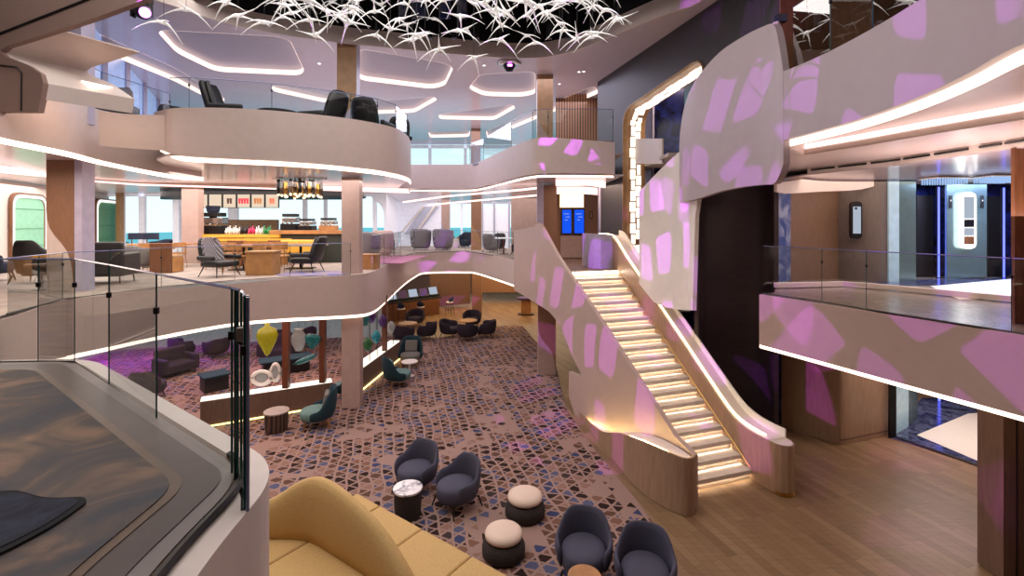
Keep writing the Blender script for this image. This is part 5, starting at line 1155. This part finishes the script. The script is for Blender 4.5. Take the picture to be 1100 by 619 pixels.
# moving-head projector and dome fixture
t = thing('ceiling_spotlight', 'moving head stage light with violet lens hung under the ceiling edge at the upper left', 'stage light', at(152, 12, 9.4)); 
MB().lathe([(0, .2), (.2, .2), (.2, .28), (0, .28)], 20).build('base', M['dark'], t)
for s in (-1, 1): MB().box((s * .17, 0, .06), (.04, .12, .36)).build('yoke', M['dark'], t, bevel=.01)
o = MB().lathe([(0, -.2), (.12, -.2), (.15, -.05), (.14, .18), (.1, .24), (0, .24)], 18).build('head', M['dark'], t, smooth=True); o.rotation_euler = (PI * .62, 0, .9)
o2 = MB().lathe([(0, .235), (.1, .245), (.07, .27), (0, .28)], 18).build('lens', M['lens'], o, smooth=True)
MB().tube([(0, 0, .28), (0, 0, 10.1 - t.location.z)], .02, 6).build('rod', M['dark'], t)
t = thing('ceiling_projector', 'round recessed ceiling projector with a glowing violet lens above the bridge', 'stage light', on(547, 67, ZC))
MB().lathe([(.0, 0), (.36, 0), (.38, -.03), (.3, -.08), (0, -.09)], 28).build('ring', M['chrome'], t, smooth=True); o = MB().lathe([(0, -.3), (.1, -.28), (.17, -.18), (.2, -.07), (0, -.05)], 24).build('head', M['dark'], t, smooth=True)
MB().lathe([(0, -.085), (.07, -.075), (.08, -.03), (0, -.0)], 16, (.02, -.17, -.1)).build('lens', M['lens'], o, smooth=True)
for px, py in ((622, 77), (627, 76.5), (601, 90), (343, 68), (520, 70)):
    t = thing('downlight', 'tiny recessed downlight in the top ceiling', 'downlight', on(px, py, ZC) - Vector((0, 0, .012)), 0, 'recessed downlights in the top ceiling'); MB().lathe([(0, 0), (.045, 0), (.045, .01), (0, .01)], 12).build('lens', M['ledw'], t); MB().lathe([(.045, -.002), (.06, -.002), (.06, .01), (.045, .01)], 12).build('ring', M['chrome'], t)

# ------------------------------------------------------------------ flock of star-shaped pendants
def star(seed):
    r = random.Random(seed); mb = MB(); n = r.choice((4, 4, 5)); a0 = r.uniform(0, 6.28); dn = r.uniform(.15, .4)
    mb.lathe([(0, -.03), (.035, -.012), (.04, .01), (.02, .035), (0, .045)], 8)
    for k in range(n):
        a = a0 + k * 2 * PI / n + r.uniform(-.35, .35); L_ = r.uniform(.28, .44); d = Vector((math.cos(a), math.sin(a), 0))
        up = r.choice((-1, -1, 1)) * r.uniform(.25, 1.0) if k % 2 else -dn + r.uniform(-.4, .7); pts = [d * (L_ * t) + Vector((0, 0, L_ * (up * t ** 1.5 + .04 * math.sin(t * PI)))) for t in (0, .2, .45, .72, 1)]
        mb.tube(pts, [.038, .022, .012, .007, .003], 5)
    return mb
protos = []
rnd = random.Random(11)
spots = [(63, 2, 8), (176, 24, 7.6), (200, 10, 7.8), (243, 3, 8.2), (256, 17, 8.6), (284, 24, 8.4), (313, 14, 8.8), (338, 38, 8.6), (352, 12, 8.2), (404, 38, 9), (378, 8, 8.4), (472, 53, 9.2), (509, 62, 9.4), (443, 43, 9.2), (620, 42, 9.4), (649, 11, 9), (575, 46, 9.6), (604, 33, 9.2)]
tries = 0
while len(spots) < 92:
    px = rnd.uniform(300, 668); py = rnd.uniform(-14, 47); 
    lim = 26 + (px - 300) * .09 if px < 540 else 52 - max(0, px - 600) * .32
    Y = rnd.uniform(6., 12.2); a = at(px, py, Y); tries += 1
    if py < lim and a.z > 8.1 and (tries > 6000 or all((at(*s).xy - a.xy).length > .66 for s in spots)): spots.append((px, py, Y))
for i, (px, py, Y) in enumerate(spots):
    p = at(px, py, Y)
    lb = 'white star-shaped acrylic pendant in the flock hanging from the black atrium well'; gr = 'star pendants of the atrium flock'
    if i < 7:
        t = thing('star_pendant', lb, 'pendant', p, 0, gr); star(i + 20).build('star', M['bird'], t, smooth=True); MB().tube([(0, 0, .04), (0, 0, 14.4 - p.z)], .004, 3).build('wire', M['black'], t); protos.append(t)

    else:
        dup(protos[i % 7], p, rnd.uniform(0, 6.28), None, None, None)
# ------------------------------------------------------------------ lights
def area(name, loc, sx, sy, p, c=(255, 226, 206), rot=(0, 0, 0)):  # unseen panel; most are fill added to support the glowing coves
    l = bpy.data.lights.new(name, 'AREA'); l.shape = 'RECTANGLE'; l.size = sx; l.size_y = sy; l.energy = p; l.color = lin(c)[:3]
    o = bpy.data.objects.new(name, l); COL.objects.link(o); o.location = loc; o.rotation_euler = rot; return o
area('atrium_light', (-2.5, 6.5, 10.25), 10, 9, 700, (255, 246, 242))
area('bar_light', (-10, 15.5, 6.3), 12, 9, 1150, (255, 242, 236))
area('aft_light', (-1.5, 25, 6.38), 8, 8, 330, (255, 240, 236))
area('landing_light', (2.6, 15.6, 6.36), 1.6, 2, 50)
area('terrace_fill', (6.6, 6.6, 5.2), 1.5, 3, 55, (255, 222, 214), (PI, 0, 0))  # added fill that lifts the lobby soffit; no fixture there
area('lobby_light', (9, 9.5, 6.1), 5, 5, 190, (255, 226, 210))
area('lift_light', (11.5, 11, 6.08), 3, 2, 160, (190, 205, 255))
area('upper_light', (-4, 20, 9.95), 14, 10, 1300, (232, 230, 255))
area('upper_lobby_light', (7, 5, 9.9), 3, 3, 22)
area('lounge_light', (-9, 14, 2.68), 7, 7, 330, (255, 220, 210))
area('aft_lounge_light', (-1, 28, 2.66), 10, 7, 480, (255, 214, 160))
area('lower_lobby_light', (10, 11.5, 2.55), 4, 4, 170, (255, 232, 220))
area('forward_lounge_light', (6.5, 7, 2.58), 2, 4, 12, (255, 214, 180))
# pattern projectors on the port side of the atrium, overhead
def gobo(target, cone, energy, scale, rot, seed, pos=(-7.2, 5.4, 9.2), rnd_=.55):
    l = bpy.data.lights.new('pattern_projector', 'SPOT'); l.energy = energy; l.spot_size = math.radians(cone); l.spot_blend = .12; l.shadow_soft_size = .02
    o = bpy.data.objects.new('pattern_projector', l); COL.objects.link(o); o.location = pos
    o.rotation_euler = (Vector(target) - o.location).to_track_quat('-Z', 'Y').to_euler()
    l.use_nodes = True; nt = l.node_tree; N = nt.nodes.new; L = nt.links.new
    em = nt.nodes['Emission']
    tc = N('ShaderNodeTexCoord'); sp = N('ShaderNodeSeparateXYZ'); L(tc.outputs['Normal'], sp.inputs[0])
    dx = N('ShaderNodeMath'); dx.operation = 'DIVIDE'; L(sp.outputs[0], dx.inputs[0]); L(sp.outputs[2], dx.inputs[1])
    dy = N('ShaderNodeMath'); dy.operation = 'DIVIDE'; L(sp.outputs[1], dy.inputs[0]); L(sp.outputs[2], dy.inputs[1])
    cb = N('ShaderNodeCombineXYZ'); L(dx.outputs[0], cb.inputs[0]); L(dy.outputs[0], cb.inputs[1])
    nz = N('ShaderNodeTexNoise'); nz.inputs['Scale'].default_value = 3.; L(cb.outputs[0], nz.inputs['Vector'])
    sc = N('ShaderNodeVectorMath'); sc.operation = 'MULTIPLY_ADD'; sc.inputs[1].default_value = (.16, .16, 0); L(nz.outputs['Color'], sc.inputs[0]); L(cb.outputs[0], sc.inputs[2])
    mp = N('ShaderNodeMapping'); mp.inputs['Scale'].default_value = scale; mp.inputs['Rotation'].default_value = (0, 0, rot); mp.inputs['Location'].default_value = (seed, seed * 1.7, 0); L(sc.outputs[0], mp.inputs[0])
    vo = N('ShaderNodeTexVoronoi'); vo.voronoi_dimensions = '2D'; vo.distance = 'MINKOWSKI'; vo.inputs['Exponent'].default_value = 6.; vo.inputs['Scale'].default_value = 1.; vo.inputs['Randomness'].default_value = rnd_
    L(mp.outputs[0], vo.inputs['Vector'])
    mr = N('ShaderNodeMapRange'); mr.inputs['From Min'].default_value = .30; mr.inputs['From Max'].default_value = .285; L(vo.outputs['Distance'], mr.inputs['Value'])
    em.inputs['Color'].default_value = (.6, .1, 1.0, 1); L(mr.outputs[0], em.inputs['Strength'])
gobo((3.9, 7.4, 7.2), 44, 3300, (11, 8, 1), .3, 1.3)
gobo((5.6, 7.6, 3.3), 24, 3600, (9, 9, 1), .7, 4.1)
gobo((2.1, 11.9, 2.8), 34, 5600, (14, 9, 1), .1, 2.2)
gobo((-3, 23.4, 3.2), 12, 9000, (10, 14, 1), .4, 7.2, (-1, 8, 8.4))
gobo((1.6, 13.2, 6.9), 11, 4500, (14, 10, 1), .2, 5.5, (-1.5, 5, 9.4))
for _o in scene.objects:
    _l = _o.get('label')
    if _l and not 4 <= len(_l.split()) <= 16: print('LABEL', len(_l.split()), _l)
area('reveal_light', (-7.0, 7.9, 7.4), .5, .5, 14, (255, 226, 206), (0, 0, 0))
area('portal_fill', (4.9, 14.2, 9.6), 1, 2, 60)  # added fill so the space behind the portal is not black
area('port_fill', (-9, 7.5, 6.2), 3, 3, 130, (255, 230, 214))  # added fill for the port-side column, without a fixture
area('violet_wash', (-14, 17, 2.6), 1, 1, 260, (190, 60, 255))
